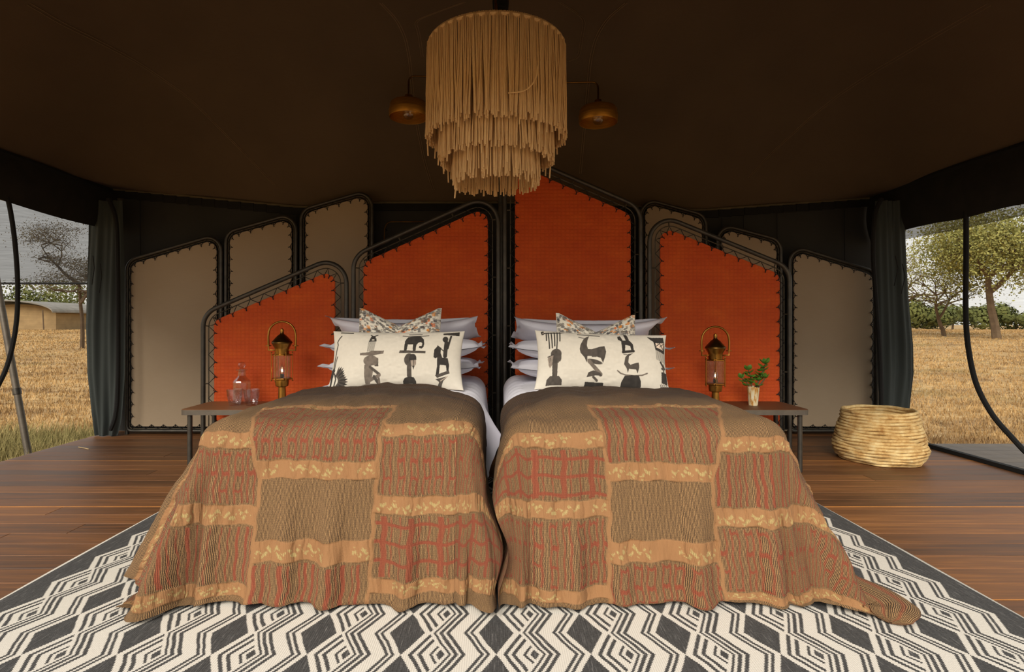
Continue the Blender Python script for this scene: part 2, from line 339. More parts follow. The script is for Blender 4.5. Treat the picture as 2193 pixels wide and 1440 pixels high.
# outside deck on the right, with its own boards
od = MB().box((5.6, 2.55, -.16), (1.66, 2.62, .11)).obj('deck', M['bedbase'], smooth=False); tag(od, None, None, kind='structure')
yy = 5.17
while yy > 1.6:
    MB().box((5.6, yy-.07, -.018), (1.67, .0675, .017)).obj('board', M['plankout'], od, smooth=False); yy -= .14
# ceiling
nx, ny = 150, 100
X, Y = np.meshgrid(np.linspace(XL, XR, nx), np.linspace(YF, YB, ny))
Z = ceil_z(X, Y)+.006*(vnoise(X*1.3, Y*1.3, 3)-.5)
ceil = link('ceiling', grid_mesh('ceiling', np.stack([X, Y, Z], -1), M['roof']), kind='structure')
def seam(pts, r=.0035, double=True, gap=.018):
    from_ = [ceil_hit(*p) for p in pts]; A = np.array([tuple(p) for p in from_])
    t = np.linspace(0, len(A)-1, len(A)*8); B = np.stack([np.interp(t, range(len(A)), A[:, i]) for i in range(3)], 1)
    k = np.ones(7)/7; Bp = np.concatenate([np.repeat(B[:1], 3, 0), B, np.repeat(B[-1:], 3, 0)]); B = np.stack([np.convolve(Bp[:, i], k, 'valid') for i in range(3)], 1)
    q = MB()
    for s in ((-1, 1) if double else (0,)):
        C = B.copy(); C[:, 0] += s*gap/2; C[:, 2] = ceil_z(C[:, 0], C[:, 1])-.003; q.tube(C, r, 5)
    q.obj('seam', M['seam'], ceil)
seam([(52, 2), (140, 55), (250, 110), (340, 165), (410, 215), (470, 275), (520, 325), (565, 372), (590, 398)], .003)
seam([(812, 2), (850, 42), (868, 80), (878, 130), (884, 200), (893, 270), (910, 350), (930, 412)], .0032)
seam([(1345, 2), (1300, 40), (1276, 80), (1264, 130), (1258, 200), (1250, 290), (1242, 380)], .0032)
seam([(1000, 2), (945, 22), (888, 44), (897, 70), (905, 125)], .002)
seam([(1195, 2), (1225, 20), (1253, 42), (1246, 80), (1240, 122), (1214, 132)], .002)
seam([(2130, 2), (2030, 60), (1930, 120), (1840, 175), (1770, 225), (1700, 285), (1640, 340), (1600, 385)], .0022)
# back wall with pale piping and black edge band
xx = np.linspace(XL-.05, XR+.16, 120); V = np.zeros((30, 120, 3)); tt = np.linspace(0, 1, 30)
for i, t in enumerate(tt): V[i, :, 0] = xx; V[i, :, 2] = t*eave(xx); V[i, :, 1] = YB-.0+.012*np.sin(xx*7+t*2)*(1-t*.5)
wb = link('wall_back', grid_mesh('wall_back', V, M['backwall']), kind='structure')
pp = [(x, YB-.03, float(eave(x))-.005) for x in np.linspace(XL+.02, XR-.02, 60)]
MB().tube(pp, .014, 8).obj('piping', M['piping'], wb)
q = MB(); q2 = [(x, YB-.05, float(eave(x))-.055) for x in np.linspace(XL+.02, XR-.02, 60)]
for i in range(59): q.box(((q2[i][0]+q2[i+1][0])/2, YB-.04, (q2[i][2]+q2[i+1][2])/2), (.068, .008, .036))
q.obj('edge_band', M['black'], wb)
for px in (300, 636, 1420, 1546, 1592, 1664, 1808):
    p = P(px, 480, YB-.05); z1 = float(eave(p.x))-.1
    MB().tube([(p.x, YB-.05, z1), (p.x+.004, YB-.05, (z1+1.2)/2), (p.x, YB-.05, 1.2)], .0045, 6).obj('tie_cord', M['black'], wb)
# side walls: mesh screens, valances, zips
def side(name, X0, y0, y1, top, sgn):
    Yv = np.linspace(y0, y1, 60); V = np.zeros((40, 60, 3))
    for i, t in enumerate(np.linspace(0, 1, 40)):
        V[i, :, 0] = X0+sgn*.02*np.sin(t*math.pi)*np.sin(Yv*2.2); V[i, :, 1] = Yv; V[i, :, 2] = .01+t*(top-.02)
    o = link(name, grid_mesh(name, V, M['mesh']), kind='structure')
    # valance hanging below the eave
    V = np.zeros((14, 60, 3)); bot = (2.00+.05*np.sin(Yv*1.7+sgn)+.02*np.sin(Yv*5)) if sgn > 0 else (2.09+.03*np.sin(Yv*2.1))
    if sgn > 0: bot = bot-.10*np.clip((4.9-Yv)/.9, 0, 1)
    for i, t in enumerate(np.linspace(0, 1, 14)):
        V[i, :, 0] = X0-sgn*(.03+.05*math.sin(t*math.pi)); V[i, :, 1] = Yv; V[i, :, 2] = (top+.03)*(1-t)+bot*t
    link('valance', grid_mesh('valance', V, M['valance']), o)
    MB().tube([(X0-sgn*.03, yv, top-.01+.01*math.sin(yv*3)) for yv in np.linspace(y0, y1, 20)], .03, 8).obj('edge_band', M['black'], o)
    return o
wl = side('wall_left', XL, YF, YB-.02, 2.47, -1); wr = side('wall_right', XR, YF, YB-.02, 2.42, 1)
MB().box((XR-.03, 3.2, .018), (.022, 1.95, .016)).obj('sill_strip', M['black'], wr, smooth=False)
def on_side(px, py, X0): D = X0*F/(px-CX); return P(px, py, D)
def spl(pts, n=60):
    A = np.array([tuple(p) for p in pts]); N_ = len(A); t = np.linspace(0, N_-1, n); out = []
    for q in t:
        i = min(int(q), N_-2); f = q-i; p0 = A[max(i-1, 0)]; p1 = A[i]; p2 = A[i+1]; p3 = A[min(i+2, N_-1)]
        out.append(.5*((2*p1)+(-p0+p2)*f+(2*p0-5*p1+4*p2-p3)*f*f+(-p0+3*p1-3*p2+p3)*f**3))
    return np.array(out)
zl = spl([on_side(*p, XL+.03) for p in [(8, 395), (22, 450), (33, 530), (38, 620), (34, 700), (18, 775), (-6, 830), (-60, 920), (-150, 1000), (-230, 1030)]])
MB().tube(zl, .017, 8).obj('zip', M['black'], wl)
zr = spl([on_side(*p, XR-.03) for p in [(2068, 400), (2069, 470), (2069, 560), (2068, 660), (2073, 740), (2090, 820), (2123, 885), (2165, 935), (2215, 985), (2300, 1040)]])
MB().tube(zr, .019, 8).obj('zip', M['black'], wr)
# gathered mesh at the corners
def gathered(name, label, pts_l, pts_r, D, zipx):
    n_, m_ = 60, 70; V = np.zeros((n_, m_, 3)); ys = np.linspace(0, 1, n_)
    yl = [p[1] for p in pts_l]; y0, y1 = yl[0], yl[-1]
    for i, t in enumerate(ys):
        yy_ = y0+(y1-y0)*t; a = np.interp(yy_, yl, [p[0] for p in pts_l]); b = np.interp(yy_, [p[1] for p in pts_r], [p[0] for p in pts_r])
        s = np.linspace(0, 1, m_); px = a+(b-a)*s; dd = D+.022*np.sin(s*13+1.5*np.sin(t*3))*(.5+.5*t)+.010*np.sin(s*31+t*4)
        V[i, :, 0] = (px-CX)*D/F; V[i, :, 1] = dd; V[i, :, 2] = H+(CY-yy_)*D/F
    V[..., 2] = np.maximum(V[..., 2], .006)
    o = thing(name, label, 'curtain', (float(V[-1, 35, 0]), D, 0))
    link('mesh_cloth', grid_mesh('mesh_cloth', V, M['curtain']), o)
    MB().tube(spl([P(a, b, D-.09) for a, b in zipx]), .02, 8).obj('zip', M['black'], o)
    for k in (0, 1):
        p = V[14+2*k, 26+k*14]; MB().tube([(p[0], D-.10, p[2]), (p[0]+.02, D-.11, p[2]-.12), (p[0]-.01, D-.10, p[2]-.28)], .004, 6).obj('tie_cord', M['black'], o)
    return o
gathered('mesh_curtain', 'dark grey mesh door curtain gathered in the left back corner', [(190, 430), (187, 520), (182, 620), (180, 700), (184, 800), (194, 880), (203, 938)],
         [(262, 430), (264, 600), (264, 800), (258, 900), (250, 938)], 5.5, [(232, 425), (248, 470), (252, 560), (253, 700), (252, 830), (247, 890), (236, 922)])
gathered('mesh_curtain', 'dark grey mesh door curtain gathered in the right back corner', [(1874, 430), (1874, 520), (1880, 700), (1884, 850), (1888, 938)],
         [(1938, 430), (1942, 520), (1950, 640), (1960, 740), (1961, 800), (1952, 870), (1945, 938)], 5.3, [(1888, 425), (1874, 460), (1870, 540), (1876, 640), (1884, 760), (1888, 880), (1889, 922)])
# ================================================================ laced frames
def rounded(poly, rad, step=.02):
    n_ = len(poly); out = []
    for i in range(n_):
        p = np.array(poly[i]); a = np.array(poly[i-1]); b = np.array(poly[(i+1) % n_]); r = rad[i]
        u = (a-p)/np.linalg.norm(a-p); v = (b-p)/np.linalg.norm(b-p); ang = math.acos(np.clip(u.dot(v), -1, 1)); d = r/math.tan(ang/2)
        c = p+(u+v)/np.linalg.norm(u+v)*r/math.sin(ang/2); p0 = p+u*d; p1 = p+v*d
        a0 = math.atan2(*(p0-c)[::-1]); a1 = math.atan2(*(p1-c)[::-1]); da = (a1-a0+math.pi) % (2*math.pi)-math.pi
        for k in range(9): t = a0+da*k/8; out.append(c+r*np.array((math.cos(t), math.sin(t))))
    A = np.array(out); A2 = np.vstack([A, A[:1]]); L = np.r_[0, np.cumsum(np.linalg.norm(np.diff(A2, axis=0), axis=1))]; n2 = int(L[-1]/step)
    t = np.linspace(0, L[-1], n2, endpoint=False); return np.stack([np.interp(t, L, A2[:, 0]), np.interp(t, L, A2[:, 1])], 1)
def offset(A, d):
    T = np.roll(A, -1, 0)-np.roll(A, 1, 0); T /= np.linalg.norm(T, axis=1)[:, None]; Nn = np.stack([-T[:, 1], T[:, 0]], 1)
    c = A.mean(0); s = np.sign(((c-A)*Nn).sum(1).mean()); return A+s*d*Nn
def panel(name, label, cat, px0, px1, ytl, ytr, D, fab, r_pipe, off_rod, off_fab, rc, group, legs=0.0, bump=True):
    z0 = .035+legs; g = lambda px, py: (float(P(px, py, D).x), float(P(px, py, D).z))
    a, b = g(px0, ytl), g(px1, ytr); poly = [(a[0], z0), a, b, (b[0], z0)]
    A = rounded(poly, [.05, rc, rc, .05]); t = thing(name, label, cat, ((a[0]+b[0])/2, D, 0), group)
    def loop(d, dy=0): B = offset(A, d); return np.stack([B[:, 0], np.full(len(B), D+dy), B[:, 1]], 1)
    MB().tube(loop(0), r_pipe, 12, closed=True).obj('frame', M['steel'], t)
    for xx_ in (a[0], b[0]): MB().lathe([(r_pipe*1.15, 0), (r_pipe*1.15, .02), (r_pipe, .03), (r_pipe, z0+.06)], (xx_, D, 0), 12).obj('foot', M['steel'], t)
    MB().tube(loop(off_rod), .0045, 6, closed=True).obj('lacing_rod', M['thinsteel'], t)
    # studs joining rod to pipe
    A0, A1 = loop(0), loop(off_rod)
    for i in range(6, len(A0), 24): MB().tube([A0[i]+(A1[i]-A0[i])*.4, A1[i]-np.array((0, .004, 0))], .006, 6).obj('stud', M['thinsteel'], t)
    # cloth: grid clipped to outline
    B = offset(A, off_fab); zb, zt = B[:, 1].min(), B[:, 1].max(); n_ = 90; m_ = 60; V = np.zeros((n_, m_, 3))
    C = np.vstack([B, B[:1]])
    for i, z in enumerate(np.linspace(zb+.001, zt-.001, n_)):
        xs = []
        for k in range(len(C)-1):
            z1, z2 = C[k, 1], C[k+1, 1]
            if (z1 <= z < z2) or (z2 <= z < z1): xs.append(C[k, 0]+(C[k+1, 0]-C[k, 0])*(z-z1)/(z2-z1))
        if len(xs) < 2: xs = [V[i-1, 0, 0], V[i-1, -1, 0]] if i else [B[:, 0].min(), B[:, 0].max()]
        lo, hi = min(xs), max(xs); e = .0025*math.sin(z*2*math.pi/.09); V[i, :, 0] = np.linspace(lo-e*.4, hi+e*.4, m_); V[i, :, 2] = z; V[i, :, 1] = D+.004*np.sin(V[i, :, 0]*5+z*3)
    F_ = V.copy(); Bk = V[:, ::-1].copy(); F_[..., 1] -= .006; Bk[..., 1] += .006
    W_ = np.concatenate([F_, Bk], 1)
    link('fabric_panel', grid_mesh('fabric_panel', W_, fab, wrap=True), t)
    # lacing
    R = loop(off_rod, -.004); Fb = offset(A, off_fab+.016); Fb = np.stack([Fb[:, 0], np.full(len(Fb), D-.010), Fb[:, 1]], 1)
    q = MB(); pts = []
    for i in range(0, len(R)-1, 3):
        pts.append(R[i] if (i//3) % 2 == 0 else Fb[i])
    pts.append(pts[0]); pts = np.array(pts); cp = []
    for i in range(len(pts)-1): cp += [pts[i], pts[i]*.5+pts[i+1]*.5]
    cp.append(pts[-1]); q.tube(cp, .0032, 5)
    for i in range(3, len(R)-1, 6):
        nrm = (Fb[i]-R[i]); nrm /= np.linalg.norm(nrm); q.tube([Fb[i]-nrm*.012+np.array((0, -.002, 0)), Fb[i]+nrm*.014+np.array((0, -.004, -.006))], .0042, 5)
    q.obj('lacing', M['cord'], t); return t
g1 = 'orange laced headboard panels'; g2 = 'beige laced screen panels'; DH, DC = 4.65, 5.6
panel('headboard_panel', 'lowest orange velvet laced panel, leftmost, behind the decanter', 'headboard', 435, 742, 672, 540, DH, M['velvet'], .0185, .047, .092, .17, g1)
panel('headboard_panel', 'orange velvet laced panel behind the left bed, sloping up to the centre', 'headboard', 757, 1067, 548, 408, DH, M['velvet'], .0185, .047, .085, .17, g1)
panel('headboard_panel', 'tallest orange velvet laced panel, behind the right bed', 'headboard', 1081, 1372, 318, 445, DH, M['velvet'], .0185, .047, .085, .17, g1)
panel('headboard_panel', 'orange velvet laced panel behind the potted jade plant, rightmost', 'headboard', 1391, 1691, 451, 573, DH, M['velvet'], .0185, .047, .085, .17, g1)
for (lab, a, b, c, d) in [
    ('beige canvas laced screen panel beside the left gathered mesh, leftmost', 272, 474, 559, 500),
    ('beige canvas laced screen panel, second from the left, half behind the lowest orange panel', 484, 634, 498, 456),
    ('beige canvas laced screen panel, tallest on the left side', 645, 797, 450, 406),
    ('beige canvas laced screen panel next to the tallest orange panel, mostly hidden', 1372, 1512, 424, 462),
    ('beige canvas laced screen panel, small slanted top showing above rightmost orange panel', 1536, 1672, 479, 515),
    ('beige canvas laced screen panel behind the woven basket, rightmost', 1690, 1877, 525, 583)]:
    panel('screen_panel', lab, 'screen', a, b, c, d, DC, M['beige'], .017, .024, .044, .13, g2)
# connector hinges between neighbours are parts of the frames' feet; centre pole with brass lamps
pole = thing('tent_pole', 'grey steel centre pole rising behind the headboard', 'pole', (.047, 4.86, 0))
zc = float(ceil_z(.047, 4.86)); MB().lathe([(.028, 0), (.028, 3.05)], (.047, 4.86, 0), 20).obj('lower_tube', M['steel'], pole)
MB().lathe([(.022, 3.0), (.022, zc-.02)], (.047, 4.86, 0), 20).obj('upper_tube', M['steel'], pole)
MB().lathe([(.06, 0), (.06, .012), (.03, .02)], (.047, 4.86, 0), 20).obj('base_plate', M['steel'], pole)
def wall_lamp(sgn, px, parm, ptop, label):
    D = 4.72; c = P(px, ptop, D); arm = P(px, parm, D); r = .165
    t = thing('brass_lamp', label, 'lamp', tuple(c), 'brass shaded lamps on bent arms')
    r0 = .05; a = [(.047, 4.82, arm.z), (arm.x-sgn*.4, D+.02, arm.z), (arm.x-sgn*r0, D, arm.z)]
    for k in range(1, 6): th = k/5*math.pi/2; a.append((arm.x-sgn*r0*(1-math.sin(th)), D, arm.z-r0*(1-math.cos(th))))
    a.append((arm.x, D, c.z)); MB().tube(a, .0075, 8).obj('arm', M['darkbrass'], t)
    zt = c.z
    MB().lathe([(.012, .02), (.030, .012), (.034, -.03), (.05, -.04)], (c.x, D, zt), 20).obj('lamp_holder', M['brass'], t)
    MB().lathe([(.045, -.035), (.115, -.042), (.145, -.055), (.157, -.075), (.160, -.115), (.164, -.118), (.162, -.175), (.160, -.178), (.157, -.175), (.155, -.115), (.152, -.08), (.14, -.062), (.11, -.05), (.045, -.042)], (c.x, D, zt), 40, cap=False).obj('lamp_shade', M['shadebrass'], t)
    MB().lathe([(.012, -.05), (.018, -.08), (.040, -.11), (.052, -.14), (.048, -.165), (.03, -.185), (.004, -.192)], (c.x, D, zt), 20).obj('bulb', M['bulbglass'], t); bb_ = COL.objects[-1]
    MB().tube([(c.x+.01*math.cos(k*2), D+.01*math.sin(k*2), zt-.10-.008*k) for k in range(9)], .0016, 5).obj('filament', M['brass'], bb_)
wall_lamp(-1, 875, 163, 207, 'brass shaded lamp on bent arm, left of the rope chandelier')
wall_lamp(1, 1281, 176, 218, 'brass shaded lamp on bent arm, right of the rope chandelier')
rail = spl([P(*p, 5.68) for p in [(823, 520), (824, 490), (832, 477), (850, 475), (880, 475), (912, 474)]], 40)
tag(MB().tube(rail, .006, 8).tube([rail[8], rail[8]+np.array((0, .14, 0))], .005, 6).tube([rail[-2], rail[-2]+np.array((0, .14, 0))], .005, 6).obj('brass_rail', M['darkbrass']), 'thin bent brass rail on dark back wall', 'rail')
# ================================================================ rug
V = np.zeros((60, 120, 3)); xs = np.linspace(-1.965, 1.965, 120); ysr = np.linspace(.9, 4.0, 60)
V[..., 0], V[..., 1] = np.meshgrid(xs, ysr); V[..., 2] = .009+.0015*(vnoise(V[..., 0]*4, V[..., 1]*4)-.5)
V[:, :, 0] += .006*np.sin(V[:, :, 1]*3)*np.sign(V[:, :, 0])*(np.abs(V[:, :, 0]) > 1.9)
top = V.copy(); edge = .0008
ring = np.concatenate([top[:1], top, top[-1:]], 0); ring[0, :, 2] = edge; ring[-1, :, 2] = edge
ring = np.concatenate([ring[:, :1], ring, ring[:, -1:]], 1); ring[:, 0, 2] = edge; ring[:, -1, 2] = edge
rug = link('rug', grid_mesh('rug', ring, M['rug'])); tag(rug, 'black and white flatwoven rug with diamonds and zigzags under the beds', 'rug')
# ================================================================ beds
def smin0(x, k=.02): return .5*(x+np.sqrt(x*x+k*k))
def drape(u, v, xc, outer, ztop, ax=.49, r=.115, yf=2.41, th=0.0, kind='blanket', seed=0):
    """cloth point (u across from bed centre, v>0 past the foot corner) -> world"""
    ex = smin0(np.abs(u)-ax, .012); ey = smin0(v, .012); rho = np.hypot(ex, ey); phi = np.arctan2(ey, ex)
    if kind == 'blanket': rho = rho*(1-.19*np.sin(2*phi)**2)
    side_out = (np.sign(u) == outer)
    Dp = yf-np.minimum(v, 0)
    bs = np.where(side_out, np.radians(19)*smooth01((3.6-Dp)/1.0)+np.radians(5), np.radians(1.5)+np.radians(7 if outer < 0 else 20)*smooth01((3.0-Dp)/.5))
    bc = np.where(side_out, np.radians(21), np.radians(24)); bf = np.radians(12)
    p = phi/(math.pi/2)
    wgt = np.sin(phi*2)**2; beta = (bs*(1-p)+bf*p)*(1-wgt)+bc*wgt
    if kind == 'duvet': beta = np.where(side_out, np.radians(8), np.radians(6)+np.radians(26 if outer < 0 else 6)*np.exp(-((Dp-3.4)/.3)**2))
    arc = r*(math.pi/2-beta); thr = np.minimum(rho, arc)/r
    out = r*np.sin(thr); drop = r*(1-np.cos(thr)); L = np.maximum(rho-arc, 0)
    out = out+L*np.sin(beta); drop = drop+L*np.cos(beta)
    # folds
    k1 = smooth01((rho-.12)/.65)
    per = np.where(v > 0, u, 0)*(phi > 1.2)+0
    ff = .020*np.sin(u*23+seed)+.014*np.sin(u*41+2*seed)+.010*np.sin(u*11+seed*3)
    fs = .030*np.sin(v*13+seed*1.7)+.014*np.sin(v*27+seed)
    fc = .055*np.sin(phi*6.2+seed*.9)+.03*np.sin(phi*11+seed)
    wf = smooth01((p-.7)/.3); ws = smooth01((.3-p)/.3); wc = np.clip(1-wf-ws, 0, 1)
    sidek = np.where(side_out, 1.0, .25 if kind == 'blanket' else .5)
    fold = k1*(ff*wf+fs*ws*sidek+fc*wc*np.where(side_out, 1, .5))
    out = out+fold+(.5*np.abs(fold) if True else 0)
    lim = ztop-.016
    over = np.maximum(drop-lim, 0); sm = smin0(drop-lim, .03)
    z = ztop-(drop-sm)
    out = out+sm*np.where(side_out, (.30+.10*np.exp(-((p-.6)/.22)**2)) if outer < 0 else .30+.5*np.exp(-((p-.5)/.18)**2), .3)
    # cloth lying on the floor ripples a little
    z = np.maximum(z, .016)+np.minimum(over, .2)*.05*(.6+.5*np.sin(u*31+v*19+seed))
    dx = np.cos(phi)*np.sign(u); dy = -np.sin(phi)
    ox = out*np.cos(phi)
    x = xc+np.clip(u, -ax, ax)+ox*np.sign(u); y = yf+(-np.minimum(v, 0))-out*np.sin(phi)
    cr = np.clip(1-(np.abs(u)/(ax+.12))**2, 0, 1)*smooth01((.05-v)/.35)
    z = z+.035*cr+th
    return x, y, z
# pattern masks of the blanket ------------------------------------------------
def rects(u, v, bandsM, bandsL, bandsR, ml, mr, styM, styL, styR, seed):
    """returns band, red, leaf masks"""
    rng = np.random.default_rng(seed)
    b = np.zeros_like(u); red = np.zeros_like(u); leaf = np.zeros_like(u); hgt = np.zeros_like(u)
    wob = .004*(vnoise(u*9, v*9, seed)-.5)*2; uu = u+wob+.003*np.sin(v*60+seed); vv = v+.012*(vnoise(u*5, v*5, seed+5)-.5)+.003*np.sin(u*50)
    mlv = np.interp(v, [-.3, 0, .3, 1], ml); mrv = np.interp(v, [-.3, 0, .3, 1], mr); aa = .0025
    def box(lo, hi, x): return np.clip((x-lo)/aa+.5, 0, 1)*np.clip((hi-x)/aa+.5, 0, 1)
    def style(k, reg, t, s, seedk):
        """t: v within patch start..end scaled metres, s: u"""
        R = np.random.default_rng(seedk); out = np.zeros_like(u)
        if k == 'plain': return out
        if k == 'stripes':
            x = -1.4
            while x < 1.4:
                w_ = R.choice([.004, .006, .013, .016]); out = np.maximum(out, box(x, x+w_, s)); x += w_+R.uniform(.012, .034)
        elif k == 'plaid':
            x = -1.4
            while x < 1.4:
                w_ = .0072; gap = R.uniform(.024, .030); out = np.maximum(out, np.maximum(box(x, x+w_, s), box(x+gap, x+gap+w_, s))*.88)
                for qi, q in enumerate(np.arange(.02, .5, .072)):
                    if R.random() < .82: h2_ = .018 if qi % 3 == 1 else .011; out = np.maximum(out, box(x, x+gap+w_, s)*box(q, q+h2_, t+.003*np.sin(s*300)))
                x += gap+R.uniform(.020, .034)
        elif k == 'thick':
            x = -1.4; i = 0
            while x < 1.4:
                w_ = .024 if i % 3 == 0 else .006; out = np.maximum(out, box(x, x+w_, s)*(.95 if i % 3 == 0 else .85)); x += .038; i += 1
            for q in (.035, .105, .175, .245): out = np.maximum(out, box(q, q+.013, t+.006*np.sin(s*40)))
        return out*reg
    cols = [(uu < mlv, bandsL, styL), ((uu >= mlv) & (uu <= mrv), bandsM, styM), (uu > mrv, bandsR, styR)]
    for ci, (reg, bands, sty) in enumerate(cols):
        reg = reg.astype(float)
        ends = [-9]+[x for bb in bands for x in bb]+[9]
        for i, (lo, hi) in enumerate(bands):
            bm = box(lo, hi, vv)*reg; b = np.maximum(b, bm)
            tt_ = (vv-lo)/(hi-lo); cell = np.floor(u/.055+rng.uniform()); fr = u/.055-np.floor(u/.055)
            h_ = np.sin(cell*91.7+i*17+ci*5)*4375.5; h_ = h_-np.floor(h_); cyv = .3+.4*h_
            lf = (np.abs(tt_-cyv+.15*np.sin(u*170+h_*6)) < .20*np.sin(np.clip(fr, 0, 1)*math.pi))*(h_ > .25)
            lf = lf*(np.sin((tt_*9+np.sin(u*120)*1.2)*2) > -.3); leaf = np.maximum(leaf, lf*bm)
            pos = (np.floor(uu/.042)+.5+.55*(h_-.5))*.042; cd_ = np.abs(u+.004*np.sin(tt_*5+h_*9)-pos)
            hgt -= bm*.0055*np.exp(-(cd_/.0035)**2)*(.4+h_)
            # gathered puckers
            hgt += bm*.008*(vnoise(u*38+seed, v*6, 9)-.5)*2
            # stitched lines next to the bands
            for e in (lo-.006, hi+.006): hgt -= .0012*np.exp(-((vv-e)/.003)**2)*reg
        for i in range(len(bands)+1):
            lo = bands[i-1][1] if i else -9; hi = bands[i][0] if i < len(bands) else 9
            pr = (vv > lo+.010) & (vv < hi-.006); k = sty[i]
            red = np.maximum(red, style(k, reg*pr, vv-max(lo, -2), uu, seed*31+ci*7+i))
    sb = np.maximum(box(-.008, .008, uu-mlv), box(-.008, .008, uu-mrv))*(vv > bandsM[0][0]); b = np.maximum(b, sb*.9); red = red*(1-sb)
    return b, red, leaf*.6*(1-sb), hgt+.0012*red
def make_blanket(xc, outer, seed, args, label):
    nu, nv = 640, 480
    u = np.linspace(-1.30, 1.30, nu); v = np.linspace(-1.06, .79, nv)
    if outer > 0: u = u
    U, Vv = np.meshgrid(u, v)
    # head edge wavers
    Ve = Vv+(.025*np.sin(U*7+seed)+.012*np.sin(U*23))*np.clip((-Vv-.6)/.46, 0, 1)+.02*np.sin(U*6+seed)*np.clip(Vv-.4, 0, 1)
    Ve = np.where(Ve < 0, Ve*(1-.40*smooth01((-U*outer-.22)/.34)), Ve)
    x, y, z = drape(U, Ve, xc, outer, .690, seed=seed)
    # train of cloth on the floor at the outer foot corner
    b, red, leaf, hgt = rects(U, Vv, seed=seed, **args)
    big = .020*(vnoise(U*6+Vv*2, Vv*3.2, seed)-.5)+.010*(vnoise(U*15, Vv*7, seed+1)-.5)+.003*(vnoise(U*50, Vv*14, seed+2)-.5)
    topw = smooth01((-Vv-.3)/.5)*.020*(vnoise(U*3+Vv*2, Vv*20, seed+8)-.5)
    h = hgt+big+topw
    Pn = np.stack([x, y, z], -1); du = np.gradient(Pn, axis=1); dv = np.gradient(Pn, axis=0); nn = np.cross(dv, du); nn /= np.linalg.norm(nn, axis=-1)[..., None]+1e-9
    nn *= np.sign((nn*np.array((0, -.5, 1))).sum(-1).mean())
    up = np.where(nn[..., 2:3] < -.3, -nn, nn)
    Pn = Pn+up*(h+.003)[..., None]; Pn[..., 2] = np.maximum(Pn[..., 2], .014)
    rng_u = np.where(np.sign(U) == -outer, 1, 0)
    lim = xc-outer*.645   # keep out of the neighbouring bed
    Bx = -.03+(.075*np.exp(-((Pn[..., 2]-.2)/.12)**2)+.03*smooth01((.1-Pn[..., 2])/.1))*smooth01((2.9-Pn[..., 1])/.3)+.004*np.sin(Pn[..., 2]*25+Pn[..., 1]*9); k_ = .025
    if outer < 0: d_ = Bx-.005-Pn[..., 0]; Pn[..., 0] = Bx-.005-np.where(d_ > .15, d_, k_*np.log1p(np.exp(np.minimum(d_, .6)/k_)))
    else: d_ = Pn[..., 0]-Bx-.005; Pn[..., 0] = Bx+.005+np.where(d_ > .15, d_, k_*np.log1p(np.exp(np.minimum(d_, .6)/k_)))
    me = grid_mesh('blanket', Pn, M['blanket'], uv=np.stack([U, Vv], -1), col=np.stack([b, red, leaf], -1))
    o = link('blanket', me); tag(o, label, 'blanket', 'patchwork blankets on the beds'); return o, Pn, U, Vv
argsL = dict(bandsM=[(-.235, -.185), (.215, .285), (.52, .60)], bandsL=[(.10, .165), (.39, .465), (.69, .745)], bandsR=[(.04, .11), (.35, .42), (.665, .72)],
             ml=[-.45, -.38, -.30, -.30], mr=[.19, .18, .17, .15], styM=['plain', 'plaid', 'plain', 'stripes'], styL=['plain', 'plaid', 'stripes', 'plain'], styR=['plain', 'plaid', 'thick', 'plain'])
argsR = dict(bandsM=[(-.235, -.18), (.225, .295), (.52, .60)], bandsL=[(.10, .165), (.37, .435), (.69, .745)], bandsR=[(.12, .18), (.40, .47), (.72, .765)],
             ml=[-.21, -.20, -.18, -.20], mr=[.44, .33, .24, .26], styM=['plain', 'stripes', 'plain', 'plaid'], styL=['plain', 'thick', 'plaid', 'plain'], styR=['plain', 'stripes', 'plaid', 'plain'])
BX = .655
for xc, outer, seed, args, side_n in ((-BX, -1, 1, argsL, 'left'), (BX-.02, 1, 4, argsR, 'right')):
    t = thing('bed', 'single bed mattress on dark base, the %s one of the pair, under the bedding' % side_n, 'bed', (xc, 3.45, 0), 'twin beds')
    MB().box((xc, 3.46, .22), (.55, 1.04, .13)).obj('bed_base', M['bedbase'], t, smooth=False)
    bm_ = MB(); pr = []
    hw, hl, r_ = .545, 1.04, .08
    pl = [(xc+sx*(hw-r_)+r_*math.cos(a), 3.46+sy*(hl-r_)+r_*math.sin(a)) for sx, sy, a0 in ((1, 1, 0), (-1, 1, 90), (-1, -1, 180), (1, -1, 270)) for a in [math.radians(a0+k*22.5) for k in range(5)]]
    bm_.prism(pl, .352, .62, 'z'); bm_.obj('mattress', M['mattress'], t)
    for sx in (-1, 1):
        for sy in (-1, 1): MB().lathe([(.03, .0115), (.035, .09)], (xc+sx*.47, 3.46+sy*.95, 0), 14).obj('leg', M['bedbase'], t)
    # white duvet
    nu, nv = 260, 260; U, Vv = np.meshgrid(np.linspace(-.86, .86, nu), np.linspace(-2.10, .22, nv))
    Ue = U*(1+.03*np.sin(Vv*9))
    x, y, z = drape(Ue, Vv, xc, outer, .672, ax=.475, r=.10, kind='duvet', seed=seed)
    z = z+.008*(vnoise(U*8, Vv*4, seed+3)-.5)+.004*np.sin(Vv*40+U*3)*(np.abs(U) > .45)
    x = np.minimum(x, .055) if outer < 0 else np.maximum(x, .06)
    dv_ = link('duvet', grid_mesh('duvet', np.stack([x, y, z], -1), M['sheet'])); tag(dv_, 'white cotton duvet spread over the %s bed' % side_n, 'duvet', 'white bedding')
    lab = 'brown and rust pleated patchwork blanket with a smooth centre square, draped over the left bed' if outer < 0 else 'brown and rust pleated patchwork blanket over the right bed, its corner trailing on the rug'
    bl, Pn, U, Vv = make_blanket(xc, outer, seed, args, lab)
